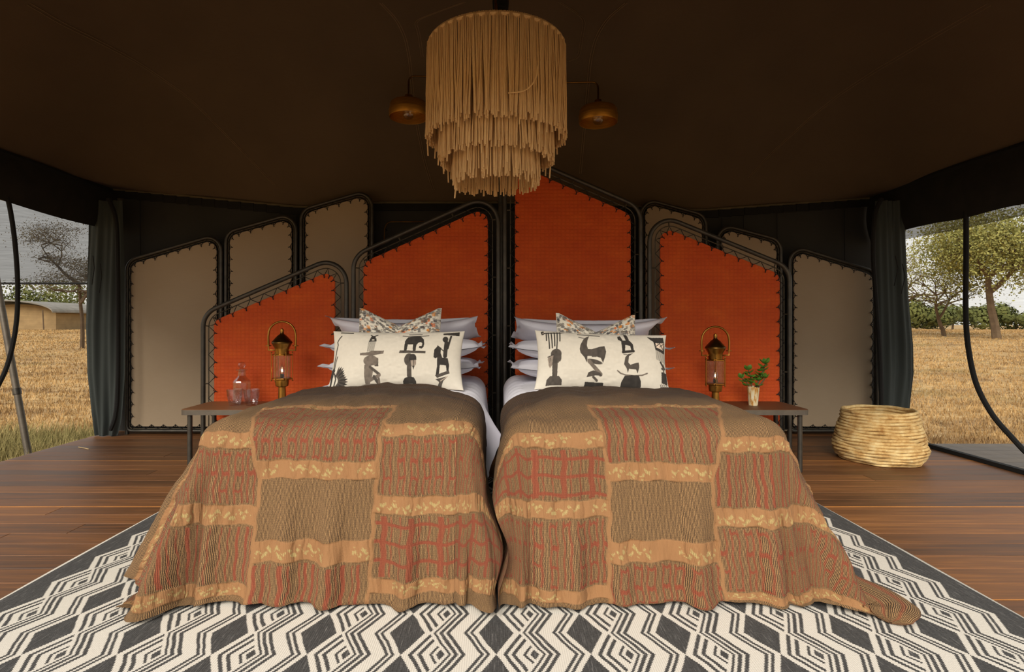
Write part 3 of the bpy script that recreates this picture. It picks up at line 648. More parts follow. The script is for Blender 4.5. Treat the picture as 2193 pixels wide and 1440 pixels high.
# the right blanket's corner lies folded over itself on the rug
pth = spl([(1.27, 2.36, 0), (1.37, 2.27, 0), (1.45, 2.17, 0), (1.475, 2.09, 0), (1.43, 2.03, 0)], 70); na = 40; V = np.zeros((70, na, 3)); uvl = np.zeros((70, na, 2))
T_ = np.gradient(pth, axis=0); T_ /= np.linalg.norm(T_, axis=1)[:, None]; Nl = np.stack([-T_[:, 1], T_[:, 0], T_[:, 2]*0], 1)
for i in range(70):
    q_ = i/69; wd = np.interp(q_, [0, .3, .75, .95, 1], [.085, .095, .090, .055, .004]); ht_ = np.interp(q_, [0, .4, .9, 1], [.055, .034, .022, .003])
    for k in range(na):
        a = 2*math.pi*k/na; w_ = 1+.10*math.sin(a*5+q_*7)+.05*math.sin(a*9); V[i, k] = pth[i]+Nl[i]*math.cos(a)*wd*w_; V[i, k, 2] = .015+ht_*(1+math.sin(a)*w_)*.5*2
        V[i, k, 2] = max(V[i, k, 2]-.010*math.exp(-((math.cos(a)+.25)/.12)**2)*(math.sin(a) > 0)*min(1, 3*q_), .013)
        uvl[i, k] = (k/na*.36, 1.0+q_*.45)
cl = np.zeros((70, na, 3)); cl[:, :, 1] = (np.sin(np.arange(na)/na*2*math.pi*7)[None, :] > .86)*.8
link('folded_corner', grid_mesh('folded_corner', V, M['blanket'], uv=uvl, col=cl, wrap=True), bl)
# ================================================================ pillows
def pillow(name, label, c, W_, Hh, T_, tilt, roll=0, yaw=0, chop=0, m=None, colf=None, n_=(60, 36), pinch=.06, flange=0, group=None, flat=False, cat='pillow', droop=None):
    nu, nv = n_; a = np.linspace(-1, 1, nu); b = np.linspace(-1, 1, nv); A, B = np.meshgrid(a, b)
    fe = 1-flange
    Ai = np.clip(np.abs(A)/fe, 0, 1); Bi = np.clip(np.abs(B)/(1-flange*W_/Hh*1.0 if flange else 1), 0, 1)
    ex_ = .36 if flange else .55; th = T_/2*(1-Ai**2.6)**ex_*(1-Bi**2.6)**ex_
    x = A*W_/2*(1-pinch*(1-B*B)); y_ = B*Hh/2*(1-pinch*1.3*(1-A*A))
    if chop: y_ = y_-chop*np.clip(1-np.abs(A)/.92, 0, 1)*((B+1)/2)**1.3; th = th*(1-.25*np.exp(-(A/.12)**2)*(B+1)/2)
    wr = .006*(vnoise(A*6+3, B*5, int(W_*90))-.5)*np.sqrt(np.clip(th/T_*2, 0, 1))+.004*(vnoise(A*14, B*12, 5)-.5)*(1-Ai)
    if chop: wr = wr+.006*np.sin(np.arctan2(B-.3, A)*9)*np.exp(-((A/.4)**2+((B-.3)/.6)**2))
    fr = np.stack([x, -(th+wr)-.002, y_], -1); bk = np.stack([x, (th+wr*.5)+.002, y_], -1)
    if flange: w_ = .012*np.sin(A*21+B*3)*np.clip((np.abs(A)-fe)/flange, 0, 1)+.01*np.sin(B*9+A*5)*np.clip((np.abs(A)-fe)/flange, 0, 1); fr[..., 1] += w_; bk[..., 1] += w_
    if droop: zz = -droop*np.abs(A)**3; fr[..., 1] -= zz; bk[..., 1] -= zz
    G = np.concatenate([fr, bk[:, ::-1]], 1)
    col = None
    if colf is not None:
        cc = colf(A, B); bc = np.broadcast_to(cc[nv//2, nu//2], cc.shape); col = np.concatenate([cc, cc[:, ::-1]*0+np.array(lin(226, 216, 196)[:3])], 1)
    me = grid_mesh(name, G, m or M['sheet'], col=col, wrap=True)
    o = link(name, me); o.location = c; o.rotation_euler = (tilt, roll, yaw)
    if flat: o.rotation_euler = (math.radians(90)+tilt, roll, yaw)
    tag(o, label, cat, group); return o
ink = lambda v: np.array(lin(v, v*.90, v*.80)[:3])
def painter(shape, A, B, fx, fy, items, base):
    """items in drawing units; fx, fy turn (A,B) into drawing coordinates"""
    Xd = fx(A, B); Yd = fy(A, B); C = np.empty(A.shape+(3,)); C[:] = base; aa = 5.0
    C *= (1-.05*(vnoise(A*30, B*14, 2)))[..., None]
    for it in items:
        k = it[0]
        if k == 'p':
            pts = np.array(it[2], float); ins = np.zeros(A.shape, bool); x1, y1 = pts[-1]
            for x2, y2 in pts:
                cnd = (y1 > Yd) != (y2 > Yd)
                with np.errstate(divide='ignore', invalid='ignore'): xi = (x2-x1)*(Yd-y1)/(y2-y1+1e-9)+x1
                ins ^= cnd & (Xd < xi); x1, y1 = x2, y2
            m_ = ins.astype(float)
        elif k == 'e':
            x0, y0, rx, ry = it[2][:4]; rot = math.radians(it[2][4]) if len(it[2]) > 4 else 0
            dx, dy = Xd-x0, Yd-y0; ex = (dx*math.cos(rot)+dy*math.sin(rot))/rx; ey = (-dx*math.sin(rot)+dy*math.cos(rot))/ry
            m_ = np.clip((1-np.hypot(ex, ey))*min(rx, ry)/aa+.5, 0, 1)
        else:
            w_ = it[3]; pts = it[2]; dmin = np.full(A.shape, 1e9)
            for (x1, y1), (x2, y2) in zip(pts[:-1], pts[1:]):
                L2 = (x2-x1)**2+(y2-y1)**2+1e-9; t = np.clip(((Xd-x1)*(x2-x1)+(Yd-y1)*(y2-y1))/L2, 0, 1)
                dmin = np.minimum(dmin, np.hypot(Xd-x1-t*(x2-x1), Yd-y1-t*(y2-y1)))
            m_ = np.clip((w_/2-dmin)/aa+.5, 0, 1)
        v = it[1]; sh = .75+.5*vnoise(Xd/28, Yd/28, 4)
        C = C*(1-m_[..., None])+(ink(v)*np.ones(3))[None, None]*sh[..., None]*m_[..., None]
    return C
LINEN = np.array(lin(216, 207, 190)[:3]); D1, D2, D3 = 52, 78, 112
itemsL = [('l', D1, [(262, 487), (232, 520), (212, 555), (222, 590), (208, 660), (196, 760), (190, 860), (178, 960)], 13), ('l', D1, [(226, 728), (212, 790), (203, 870)], 12),
 ('p', D1, [(165, 880), (195, 850), (215, 880), (200, 940), (190, 1010), (185, 1070), (160, 1070), (168, 1000), (155, 950)]), ('l', D1, [(250, 440), (400, 455)], 16)]
for k in range(15):
    a = math.radians(-72+k*9.4); cx, cy = 215, 1000; c_, s_ = math.cos(a), math.sin(a); n0, n1 = 62, 168+12*math.sin(k)
    itemsL.append(('p', D1 if k % 2 else D2, [(cx+c_*n0-s_*7, cy+s_*n0+c_*7), (cx+c_*(n1-40)-s_*15, cy+s_*(n1-40)+c_*15), (cx+c_*n1, cy+s_*n1), (cx+c_*(n1-40)+s_*10, cy+s_*(n1-40)-c_*10), (cx+c_*n0+s_*5, cy+s_*n0-c_*5)]))
itemsL += [('l', D2, [(cx+math.cos(math.radians(a))*58, cy+math.sin(math.radians(a))*58) for a in range(-75, 60, 12)], 20), ('l', D1, [(212, 920), (235, 980), (215, 1068)], 16)]
for k in range(8): itemsL.append(('l', D1, [(612+k*11, 572), (600+k*11, 690)], 5))
itemsL += [('p', D1, [(608, 575), (700, 575), (700, 560), (608, 560)]), ('e', D1, (655, 525, 30, 24)), ('e', D1, (630, 548, 14, 16)), ('e', D1, (684, 548, 14, 16)), ('l', D1, [(625, 492), (655, 512), (705, 492)], 14),
 ('p', D3, [(515, 705), (620, 700), (650, 685), (802, 684), (800, 718), (730, 728), (670, 738), (517, 732)]), ('e', D3, (648, 792, 84, 58)), ('p', D2, [(690, 800), (740, 760), (748, 855), (705, 855)]), ('e', D3, (700, 800, 42, 46)),
 ('p', D3, [(580, 835), (655, 845), (690, 890), (680, 950), (650, 1030), (598, 1032), (582, 950)]), ('l', D2, [(650, 862), (764, 938)], 30), ('l', D3, [(764, 944), (610, 1012)], 34), ('l', D2, [(700, 960), (758, 1030)], 34), ('l', D3, [(755, 975), (762, 1030)], 28),
 ('e', D3, (696, 1045, 138, 20)),
 ('l', D2, [(1010, 505), (1090, 512), (1240, 505), (1320, 496)], 10), ('l', D1, [(1085, 486), (1238, 482)], 10),
 ('p', D1, [(1040, 692), (1045, 580), (1075, 525), (1140, 508), (1230, 510), (1268, 550), (1278, 600), (1272, 640), (1248, 660), (1216, 648), (1222, 628), (1248, 630), (1254, 600), (1238, 582), (1208, 590), (1186, 620), (1180, 692), (1146, 692), (1144, 612), (1082, 612), (1074, 692)]),
 ('p', D2, [(992, 684), (1300, 684), (1300, 712), (984, 712)]),
 ('e', D2, (1108, 782, 58, 68)), ('e', D1, (1152, 770, 44, 50)), ('p', 150, [(1125, 790), (1190, 780), (1196, 830), (1165, 880), (1140, 850)]), ('l', D1, [(1162, 786), (1162, 880)], 7), ('l', D1, [(1125, 788), (1195, 782)], 6), ('p', D1, [(1150, 850), (1175, 850), (1165, 895)]),
 ('p', D2, [(1086, 835), (1142, 840), (1142, 962), (1088, 962)]), ('p', D1, [(1040, 1068), (1040, 1005), (1062, 972), (1110, 960), (1168, 966), (1194, 1005), (1196, 1068), (1152, 1068), (1150, 1026), (1092, 1026), (1088, 1068)]),
 ('e', D1, (1524, 536, 34, 36)), ('l', D1, [(1588, 492), (1575, 560), (1558, 640)], 24), ('l', D1, [(1540, 575), (1532, 730)], 48), ('l', D1, [(1440, 620), (1520, 682)], 12),
 ('p', D1, [(1396, 750), (1402, 665), (1440, 622), (1482, 640), (1478, 700), (1500, 750), (1565, 755), (1582, 830), (1575, 900), (1552, 895), (1545, 836), (1474, 832), (1462, 940), (1424, 942), (1440, 850), (1440, 750), (1420, 764)]),
 ('p', D2, [(1416, 945), (1578, 888), (1588, 920), (1440, 972)]), ('p', D2, [(1428, 1075), (1462, 1012), (1420, 985), (1570, 950), (1512, 1000), (1476, 1075)]), ('l', 190, [(1480, 1000), (1560, 955)], 8), ('p', D1, [(1490, 458), (1685, 425), (1685, 478), (1492, 478)])]
itemsR = [('p', D1, [(368, 450), (362, 412), (395, 402), (400, 425), (520, 425), (660, 436), (600, 446), (410, 440), (385, 455)]), ('e', LINEN[0]*230, (388, 430, 8, 10))]
for (x1, x2, y2) in ((425, 424, 525), (450, 455, 622), (486, 488, 618), (524, 518, 598), (560, 540, 640), (594, 582, 545)): itemsR.append(('l', D1, [(x1, 430), (x2, y2)], 15))
itemsR += [('e', D2, (532, 692, 64, 58)), ('e', D2, (572, 730, 22, 52)), ('p', 150, [(432, 745), (440, 715), (500, 700), (506, 760), (490, 810), (462, 850), (445, 820)]), ('l', D1, [(432, 722), (500, 700)], 9), ('l', D1, [(462, 735), (456, 790)], 6), ('p', D2, [(500, 700), (560, 740), (565, 790), (540, 800), (486, 812)]),
 ('p', D2, [(486, 800), (550, 782), (550, 940), (492, 940)]), ('p', D2, [(424, 1036), (430, 972), (468, 934), (570, 934), (608, 975), (610, 1026), (480, 1028)]),
 ('l', D1, [(805, 462), (930, 480), (1070, 490)], 11), ('l', D2, [(814, 502), (892, 524)], 10),
 ('p', D2, [(868, 532), (900, 508), (945, 488), (915, 548), (903, 610), (915, 650), (960, 652), (1060, 625), (1116, 618), (1132, 680), (1116, 745), (1090, 806), (1066, 752), (1000, 732), (905, 728), (896, 802), (868, 742), (822, 690), (814, 648), (826, 600)]),
 ('l', D2, [(960, 735), (1010, 735)], 10), ('e', D2, (992, 790, 94, 24, 14)), ('l', D3, [(925, 785), (1062, 925)], 44), ('p', D2, [(896, 952), (915, 905), (975, 882), (1050, 905), (1082, 940), (1000, 936)]), ('l', D2, [(975, 950), (1020, 985)], 26), ('p', D1, [(882, 995), (1100, 1008), (1096, 1070), (874, 1050)]),
 ('p', D1, [(1288, 540), (1286, 495), (1322, 484), (1345, 545), (1430, 548), (1468, 590), (1474, 680), (1444, 678), (1430, 612), (1372, 602), (1362, 682), (1330, 682), (1324, 560), (1305, 545)]), ('l', D1, [(1338, 686), (1470, 672)], 30), ('l', D1, [(1388, 478), (1402, 540)], 42),
 ('p', D2, [(1362, 742), (1400, 708), (1465, 694), (1408, 732), (1396, 800), (1420, 826), (1500, 802), (1524, 800), (1530, 850), (1504, 920), (1488, 876), (1402, 870), (1386, 915), (1374, 868), (1344, 820)]), ('l', D2, [(1345, 712), (1385, 716)], 8),
 ('l', D3, [(1262, 888), (1300, 916), (1360, 934), (1460, 942), (1560, 936), (1626, 914)], 15), ('p', D1, [(1298, 1086), (1308, 1005), (1348, 942), (1440, 936), (1520, 940), (1545, 1000), (1546, 1088), (1502, 1088), (1470, 1056), (1444, 1088)]),
 ('p', D1, [(1655, 486), (1720, 492), (1866, 478), (1880, 560), (1876, 640), (1874, 682), (1752, 640), (1728, 545), (1692, 522)]), ('p', 222, [(1756, 560), (1790, 560), (1868, 548), (1862, 640), (1760, 608)]), ('l', D1, [(1760, 600), (1812, 560), (1864, 640)], 10), ('l', D1, [(1815, 600), (1868, 556)], 8)]
for k in range(9): itemsR.append(('l', D2, [(1758+k*14, 640+k*5), (1764+k*14, 752+k*5)], 6))
itemsR += [('l', D1, [(1812, 782), (1832, 815), (1862, 850)], 24), ('l', D1, [(1846, 800), (1866, 858)], 10), ('e', D2, (1840, 852, 28, 16)), ('p', D1, [(1814, 888), (1888, 902), (1884, 1032), (1804, 1012)]), ('l', D2, [(1846, 860), (1848, 900)], 18)]
for k in range(4): itemsR += [('l', D1, [(1800+k*26, 1020), (1786+k*26, 1086)], 6), ('l', D1, [(1786+k*26, 1030), (1812+k*26, 1086)], 6)]
itemsR += [('l', D1, [(1790, 1052), (1890, 1052)], 6)]
def colL(A, B): return painter(None, A, B, lambda a, b: 940+a*800*(1-.03*(1-b*b)), lambda a, b: 748-b*345*(1-.10*(1-a*a)), itemsL, LINEN)
def colR(A, B): return painter(None, A, B, lambda a, b: 1105+a*808*(1-.03*(1-b*b)), lambda a, b: 752+a*30-b*345*(1-.10*(1-a*a)), itemsR, LINEN)
def dabs(seed):
    def f(A, B):
        R = np.random.default_rng(seed); C = np.empty(A.shape+(3,)); C[:] = lin(232, 224, 206)[:3]
        pal = [(70, 68, 70), (120, 116, 112), (150, 142, 130), (92, 88, 88), (226, 140, 40), (110, 98, 82), (168, 160, 150), (224, 120, 60)]; pw_ = [.2, .2, .16, .14, .10, .1, .07, .03]
        for _ in range(560):
            x, y_ = R.uniform(-1, 1), R.uniform(-1, 1); wx = R.uniform(.018, .05); wy = R.uniform(.018, .055); c = np.array(lin(*pal[R.choice(8, p=pw_)])[:3])
            bris = .35+.65*(vnoise(A*40+x*50, B*160*.5+y_*9, int(x*1e3)) > .35)
            m_ = ((np.abs(A-x+.25*(B-y_)*.4) < wx*(1+.25*np.sin(B*90))) & (np.abs(B-y_) < wy*1.5))*bris*.9
            C = C*(1-m_[..., None])+c*m_[..., None]
        return C
    return f
gw = 'white bed pillows'
for xc, s, side_n in ((-BX, -1, 'left'), (BX, 1, 'right')):
    dz = 0 if s < 0 else -.008
    pillow('pillow', 'white cotton pillow with pointed flange, bottom of the stack on the %s bed' % side_n, (xc-.0, 4.12, .782+dz), 1.12, .60, .155, 0, 0, .02*s, m=M['sheet'], flange=.07, group=gw, flat=True, droop=.03)
    pillow('pillow', 'white cotton pillow with pointed flange, middle of the stack on the %s bed' % side_n, (xc+.01, 4.14, .912+dz), 1.14, .58, .155, 0, 0, -.03*s, m=M['sheet'], flange=.07, group=gw, flat=True, droop=.04)
    pillow('pillow', 'white cotton pillow, topmost of the stack on the %s bed, against the headboard' % side_n, (xc+.02*s, 4.24, 1.035+dz), 1.10, .50, .14, math.radians(-18), 0, .02*s, m=M['sheet'], flange=.06, group=gw, flat=True, droop=.05)
gp = 'printed cushions'
pL = P(851, 776, 3.50); pR = P(1288, 785, 3.50)
pillow('lumbar_cushion', 'long cream linen cushion printed with an elephant and carved figures, on the left bed', (pL.x, 3.50, .875), .835, .385, .17, math.radians(-20), 0, 0, m=M['print'], colf=colL, n_=(520, 240), pinch=.05, group=gp, cat='cushion')
pillow('lumbar_cushion', 'long cream linen cushion printed with antelopes and carved heads, on the right bed', (pR.x, 3.50, .865), .835, .385, .17, math.radians(-20), math.radians(2.2), 0, m=M['print'], colf=colR, n_=(520, 240), pinch=.05, group=gp, cat='cushion')
sL = P(857, 700, 3.80); sR = P(1275, 716, 3.80)
pillow('accent_cushion', 'small cushion dabbed grey and orange with a dented top, behind the elephant cushion', (sL.x, 3.78, 1.045), .56, .34, .17, math.radians(-14), 0, 0, chop=.125, m=M['dabs'], colf=dabs(3), n_=(260, 150), pinch=.02, group=gp, cat='cushion')
pillow('accent_cushion', 'small cushion dabbed grey and orange with a dented top, on the right bed', (sR.x, 3.78, 1.005), .54, .34, .17, math.radians(-14), math.radians(1.5), 0, chop=.125, m=M['dabs'], colf=dabs(8), n_=(260, 150), pinch=.02, group=gp, cat='cushion')
# ================================================================ bedside tables
ZT = .47
def side_table(s, x_out, x_in, wood, label):
    t = thing('side_table', label, 'table', (s*(x_out+x_in)/2, 4.35, 0), 'bedside benches')
    y0, y1, r = 4.13, 4.58, .04; xo, xi = s*x_out, s*x_in
    def outline(i):
        a = []; 
        for (cx_, cy_, a0) in ((xo-s*r, y0+r, 1), (xo-s*r, y1-r, 2)):
            for k in range(6):
                th = k/5*math.pi/2
                if a0 == 1: a.append((cx_+s*(r-i)*math.sin(th), cy_-(r-i)*math.cos(th)))
                else: a.append((cx_+s*(r-i)*math.cos(th), cy_+(r-i)*math.sin(th)))
        a += [(xi+s*i, y1-i), (xi+s*i, y0+i)]; return a
    MB().prism(outline(0), ZT-.04, ZT-.003, 'z').obj('steel_edge', M['edge'], t, smooth=False)
    tp = MB().prism([(px_-s*(x_out+x_in)/2, py_) for px_, py_ in outline(.003)], ZT-.012, ZT, 'z').obj('table_top', wood, t, smooth=False); tp.matrix_parent_inverse.identity(); tp.parent = t; tp.location = (0, -4.35, 0)
    for xx_ in (xo-s*.055, xi+s*.08):
        for yy_ in (y0+.045, y1-.045):
            MB().lathe([(.0175, 0), (.0175, ZT-.04)], (xx_, yy_, 0), 16).obj('leg', M['steel'], t)
    for xx_ in (xo-s*.055, xi+s*.08): MB().tube([(xx_, y0+.045, .09), (xx_, y1-.045, .09)], .01, 8).obj('stretcher', M['steel'], t)
    return t
side_table(-1, 2.335, 1.36, M['table'], 'steel-legged wooden side bench left of the beds, holding the decanter')
side_table(1, 2.32, 1.36, M['table2'], 'steel-legged dark wooden side bench right of the beds, holding the potted plant')
# ---- lanterns
def lantern(px, dy, label):
    D = 4.28; k = D/F; c = P(px, 800, D); x0, y0 = c.x, D
    t = thing('brass_lantern', label, 'lantern', (x0, D, ZT), 'brass ship lanterns')
    zz = lambda py: H+(CY-py-dy)*k
    def L(name, prof, m, cap=True, n=32): return MB().lathe([(r*k, zz(py)) for r, py in prof], (x0, y0, 0), n, cap).obj(name, m, t)
    zb = ZT
    MB().lathe([(.07, ZT), (.07, ZT+.012), (.05, ZT+.02), (.03, ZT+.03), (.026, zz(828))], (x0, y0, 0), 32).obj('base', M['brass'], t)
    L('cup', [(8, 829), (13, 827), (14, 820), (14, 814), (16, 812)], M['brass'])
    L('lower_plate', [(20, 813), (22, 812), (22, 810), (19, 809)], M['brass'], n=6)
    L('glass_cylinder', [(18, 810), (18, 761)], M['glass'], cap=False)
    L('upper_plate', [(19, 762), (22, 761), (22, 759.5), (16, 758)], M['brass'], n=6)
    L('collar', [(14.5, 761), (14.5, 748), (15.5, 745), (18.5, 740), (20.5, 735)], M['brass'])
    cap_ = L('cap', [(20.3, 736), (21.4, 735), (21.2, 733), (19.6, 731), (13.5, 724), (9, 719), (5.5, 716.5), (4, 715), (3.6, 711)], M['darkbrass'])
    MB().lathe([(q_*k, zz(w_)) for q_, w_ in [(3.6, 712), (4.0, 708), (3.2, 705), (.5, 703.5)]], (x0, y0, 0), 24).obj('finial', M['brass'], cap_)
    for a in range(6):
        th = math.radians(a*60+12); r = 21.5*k; xx_, yy_ = x0+r*math.cos(th), y0+r*math.sin(th)
        gr_ = MB().tube([(xx_, yy_, zz(815)), (xx_, yy_, zz(755))], .0028, 6).obj('guard_rod', M['brass'], t)
        for q in (815, 755): MB().sphere((xx_, yy_, zz(q)), .006, 8, 6).obj('rod_nut', M['brass'], gr_)
    h = MB(); pts = [(x0-29*k, y0, zz(740)), (x0-29.5*k, y0, zz(722))]
    for q in range(0, 13): th = math.pi-q/12*math.pi; pts.append((x0+29*k*math.cos(th), y0, zz(717)+28*k*math.sin(th)))
    pts += [(x0+29.5*k, y0, zz(722)), (x0+29*k, y0, zz(740))]
    h.tube(pts, .0075, 10).obj('handle', M['brass'], t)
    for s in (-1, 1):
        MB().lathe([(.020, zz(741.5)), (.020, zz(740))], (x0+s*29*k, y0, 0), 14).obj('washer', M['brass'], t)
        MB().tube([(x0+s*29*k, y0, zz(740)), (x0+s*29*k, y0, zz(750.5)), (x0+s*13*k, y0, zz(750.5))], .006, 8).obj('bracket', M['brass'], t)
    MB().lathe([(.012, zz(809)), (.016, zz(807)), (.016, zz(802)), (.010, zz(801))], (x0, y0, 0), 16).obj('bulb_socket', M['steel'], t)
    b = MB().lathe([(.010, zz(801)), (.018, zz(798)), (.021, zz(794)), (.016, zz(789)), (.006, zz(783)), (.001, zz(780))], (x0, y0, 0), 16).obj('candle_bulb', M['bulbglass'], t)
    MB().sphere((x0, y0, zz(794)), .006, 8, 6, (1, 1, 2)).obj('glow', M['glow'], t)
lantern(604, 0, 'tall aged brass lantern with arched handle on the left bench')
lantern(1532, 11, 'tall aged brass lantern with arched handle beside the potted plant')
# ---- decanter and tumblers
p = P(518, 863, 4.46); t = thing('decanter', 'clear glass decanter with ball stopper, behind two tumblers', 'decanter', (p.x, 4.46, ZT))
MB().lathe([(.060, .0), (.066, .006), (.066, .17), (.062, .182), (.034, .212), (.029, .222), (.029, .252), (.044, .266), (.044, .272), (.025, .272), (.025, .222), (.030, .208), (.057, .179), (.060, .168), (.060, .018), (.01, .016)], (p.x, 4.46, ZT), 10, cap=False).obj('bottle', M['crystal'], t, smooth=False)
MB().lathe([(.022, .245), (.022, .272), (.014, .28), (.026, .292), (.031, .306), (.026, .322), (.012, .331)], (p.x, 4.46, ZT), 8).obj('stopper', M['crystal'], t, smooth=False)
for i, (px, lab) in enumerate(((503, 'clear glass tumbler left of the decanter'), (539, 'clear glass tumbler right of the decanter, partly behind the blanket'))):
    D = 4.36-i*.01; x0 = P(px, 850, D).x
    t = thing('tumbler', lab, 'glass', (x0, D, ZT), 'tumblers'); pr = [(.001, .001), (.038, .001), (.042, .008), (.056, .07), (.061, .125), (.057, .125), (.052, .07), (.038, .022), (.001, .020)]
    n_ = 40; q = MB(); V = []
    for (r, z) in pr:
        for k in range(n_): rr = r*(1+.025*math.cos(k*math.pi*2/n_*10)*(z > .01)); V.append((x0+rr*math.cos(k*2*math.pi/n_), D+rr*math.sin(k*2*math.pi/n_), ZT+z))
    q.add(V, [(a*n_+k, a*n_+(k+1) % n_, (a+1)*n_+(k+1) % n_, (a+1)*n_+k) for a in range(len(pr)-1) for k in range(n_)])
    q.obj('glass_body', M['crystal'], t)
# ---- potted jade plant
D = 4.36; x0 = P(1613, 860, D).x; t = thing('potted_plant', 'small jade plant in a marbled horn cup on the right bench', 'plant', (x0, D, ZT))
q = MB(); n_ = 28; pr = [(.034, .001), (.034, .005), (.040, .08), (.047, .145), (.043, .145), (.037, .08), (.030, .03), (.001, .03)]; V = []
for (r, z) in pr:
    for k in range(n_): a = k*2*math.pi/n_; V.append((x0+r*math.cos(a), D+r*math.sin(a), ZT+z+(.004*math.sin(a*2) if z > .14 else 0)))
q.add(V, [(a*n_+k, a*n_+(k+1) % n_, (a+1)*n_+(k+1) % n_, (a+1)*n_+k) for a in range(len(pr)-1) for k in range(n_)]+[tuple(range(n_-1, -1, -1))]); q.obj('cup', M['horn'], t)
soil = MB().lathe([(.036, .10), (.040, .128), (.001, .13)], (x0, D, ZT), 16).obj('soil', M['bark'], t)
lm = MB(); V = []; prof = [(0, .003), (.15, .012), (.35, .019), (.6, .021), (.82, .014), (1, .002)]
for (tt_, w_) in prof:
    for k in range(6): a = k*math.pi/3; V.append((w_*math.cos(a), tt_*.056, .3*w_*math.sin(a)+.010*tt_*tt_))
lm.add(V, [(a*6+k, a*6+(k+1) % 6, (a+1)*6+(k+1) % 6, (a+1)*6+k) for a in range(5) for k in range(6)]+[(5, 4, 3, 2, 1, 0), tuple(range(30, 36))]); leafmesh = lm.mesh('leaf', M['leaf'])
rr = random.Random(5)
for (bx, by, hx, hz, nlev, sc) in ((-.012, 0, -.040, .275, 5, .85), (.014, .01, .105, .320, 6, 1.0), (-.02, .01, -.085, .21, 3, .8), (.015, -.01, .085, .215, 2, .85)):
    a = np.array((x0+bx, D+by, ZT+.12)); b = np.array((x0+hx, D+by*2, ZT+hz)); pts = [a+(b-a)*s+np.array((.01*math.sin(s*3), 0, .01*math.sin(s*3))) for s in np.linspace(0, 1, 6)]
    st_ = MB().tube(pts, np.linspace(.006, .004, 6), 6).obj('stem', M['stem'], t)
    for k in range(nlev):
        s = .35+.65*k/(nlev-1); base = a+(b-a)*s; n2 = 3 if k < nlev-1 else 5
        for j in range(n2):
            az = rr.uniform(0, .8)+j*2*math.pi/n2+k*1.2; el = rr.uniform(.0, .5) if k < nlev-1 else rr.uniform(.5, 1.1)
            o = link('leaf', leafmesh, st_); o.matrix_parent_inverse.identity(); o.location = Vector(base); o.rotation_euler = (el, rr.uniform(-.4, .4), az); o.scale = [sc*rr.uniform(.8, 1.1)]*3
# ---- basket
D = 4.56; x0 = P(1882, 900, D).x; t = thing('woven_basket', 'round coiled palm leaf basket on the deck by the right mesh wall', 'basket', (x0, D, 0))
nc = 17; q = MB(); hb = .385
prof_r = lambda h: np.interp(h, [0, .08, .22, .5, .8, 1], [.275, .305, .322, .302, .268, .252])
def coilring(h, i, rad=.0135):
    r = float(prof_r(h)); pts = []
    for k in range(72):
        a = k*2*math.pi/72; w_ = .0035*math.sin(a*5+i*1.3)+.003*math.sin(a*11+i*2.1); pts.append((x0+(r+w_)*math.cos(a), D+(r+w_)*math.sin(a), .014+h*hb*(1+.012*math.cos(a+.4))+.0025*math.sin(a*7+i)))
    return pts
coils = []
for i in range(nc): m_ = MB().tube(coilring(i/(nc-1), i), .0128, 8, closed=True); o = m_.obj('coil', M['basket'], t)
MB().lathe([(.001, .004), (.27, .004), (.272, .016), (.001, .016)], (x0, D, 0), 40, cap=False).obj('basket_floor', M['basket'], t)
# ================================================================ chandelier
CHY = 3.04; ch = thing('rope_chandelier', 'three-tiered tan rope fringe chandelier hanging above the beds', 'chandelier', (0.002, CHY, 2.62))
def fringe(R, z0, z1, cnt, seed, layers=2, jit=.02):
    R_ = np.random.default_rng(seed); q = MB()
    for ly in range(layers):
        for k in range(cnt):
            a = (k+.5*ly+R_.uniform(-.25, .25))*2*math.pi/cnt; r = R-ly*.011; zl_ = z1+R_.uniform(-jit, jit)
            if R_.random() < .04: zl_ -= R_.uniform(.02, .08)
            cl = .020*math.sin(a*17+seed)+.014*math.sin(a*41+seed*2); sw = cl+R_.normal(0, .018); n_ = 8; pts = []
            if ly == 0: pts += [(r-.012, a, z0+.006), (r-.002, a, z0+.010)]
            for i in range(n_):
                s = i/(n_-1); pts.append((r+.006*math.sin(s*3+k)+.012*s*R_.uniform(.3, 1), a+sw/R*s**1.6*.35, z0+(zl_-z0)*s))
            P3 = [(ch.location.x+r_*math.cos(a_), CHY+r_*math.sin(a_), z_) for r_, a_, z_ in pts]
            q.tube(P3, .0043, 5)
    return q
fringe(.366, 2.59, 2.105, 260, 1).obj('top_fringe', M['rope'], ch, kind='stuff')
fringe(.298, 2.42, 1.985, 215, 2, 2, .02).obj('middle_fringe', M['rope'], ch, kind='stuff')
fringe(.222, 2.30, 1.865, 160, 3, 2, .026).obj('bottom_fringe', M['rope'], ch, kind='stuff')
q = MB()
for R, z in ((.358, 2.588), (.290, 2.42), (.212, 2.30)):
    MB().tube([(ch.location.x+R*math.cos(a), CHY+R*math.sin(a), z) for a in np.linspace(0, 2*math.pi, 64, endpoint=False)], .007, 8, closed=True).obj('ring', M['darkbrass'], ch)
for a in (0, math.pi/2, math.pi, 3*math.pi/2):
    MB().tube([(ch.location.x+.36*math.cos(a), CHY+.36*math.sin(a), 2.588), (ch.location.x, CHY, 2.66)], .005, 6).obj('spoke', M['darkbrass'], ch)
    MB().tube([(ch.location.x+.29*math.cos(a), CHY+.29*math.sin(a), 2.42), (ch.location.x+.36*math.cos(a), CHY+.36*math.sin(a), 2.588)], .004, 6).obj('spoke', M['darkbrass'], ch)
    MB().tube([(ch.location.x+.222*math.cos(a), CHY+.222*math.sin(a), 2.30), (ch.location.x+.29*math.cos(a), CHY+.29*math.sin(a), 2.42)], .004, 6).obj('spoke', M['darkbrass'], ch)
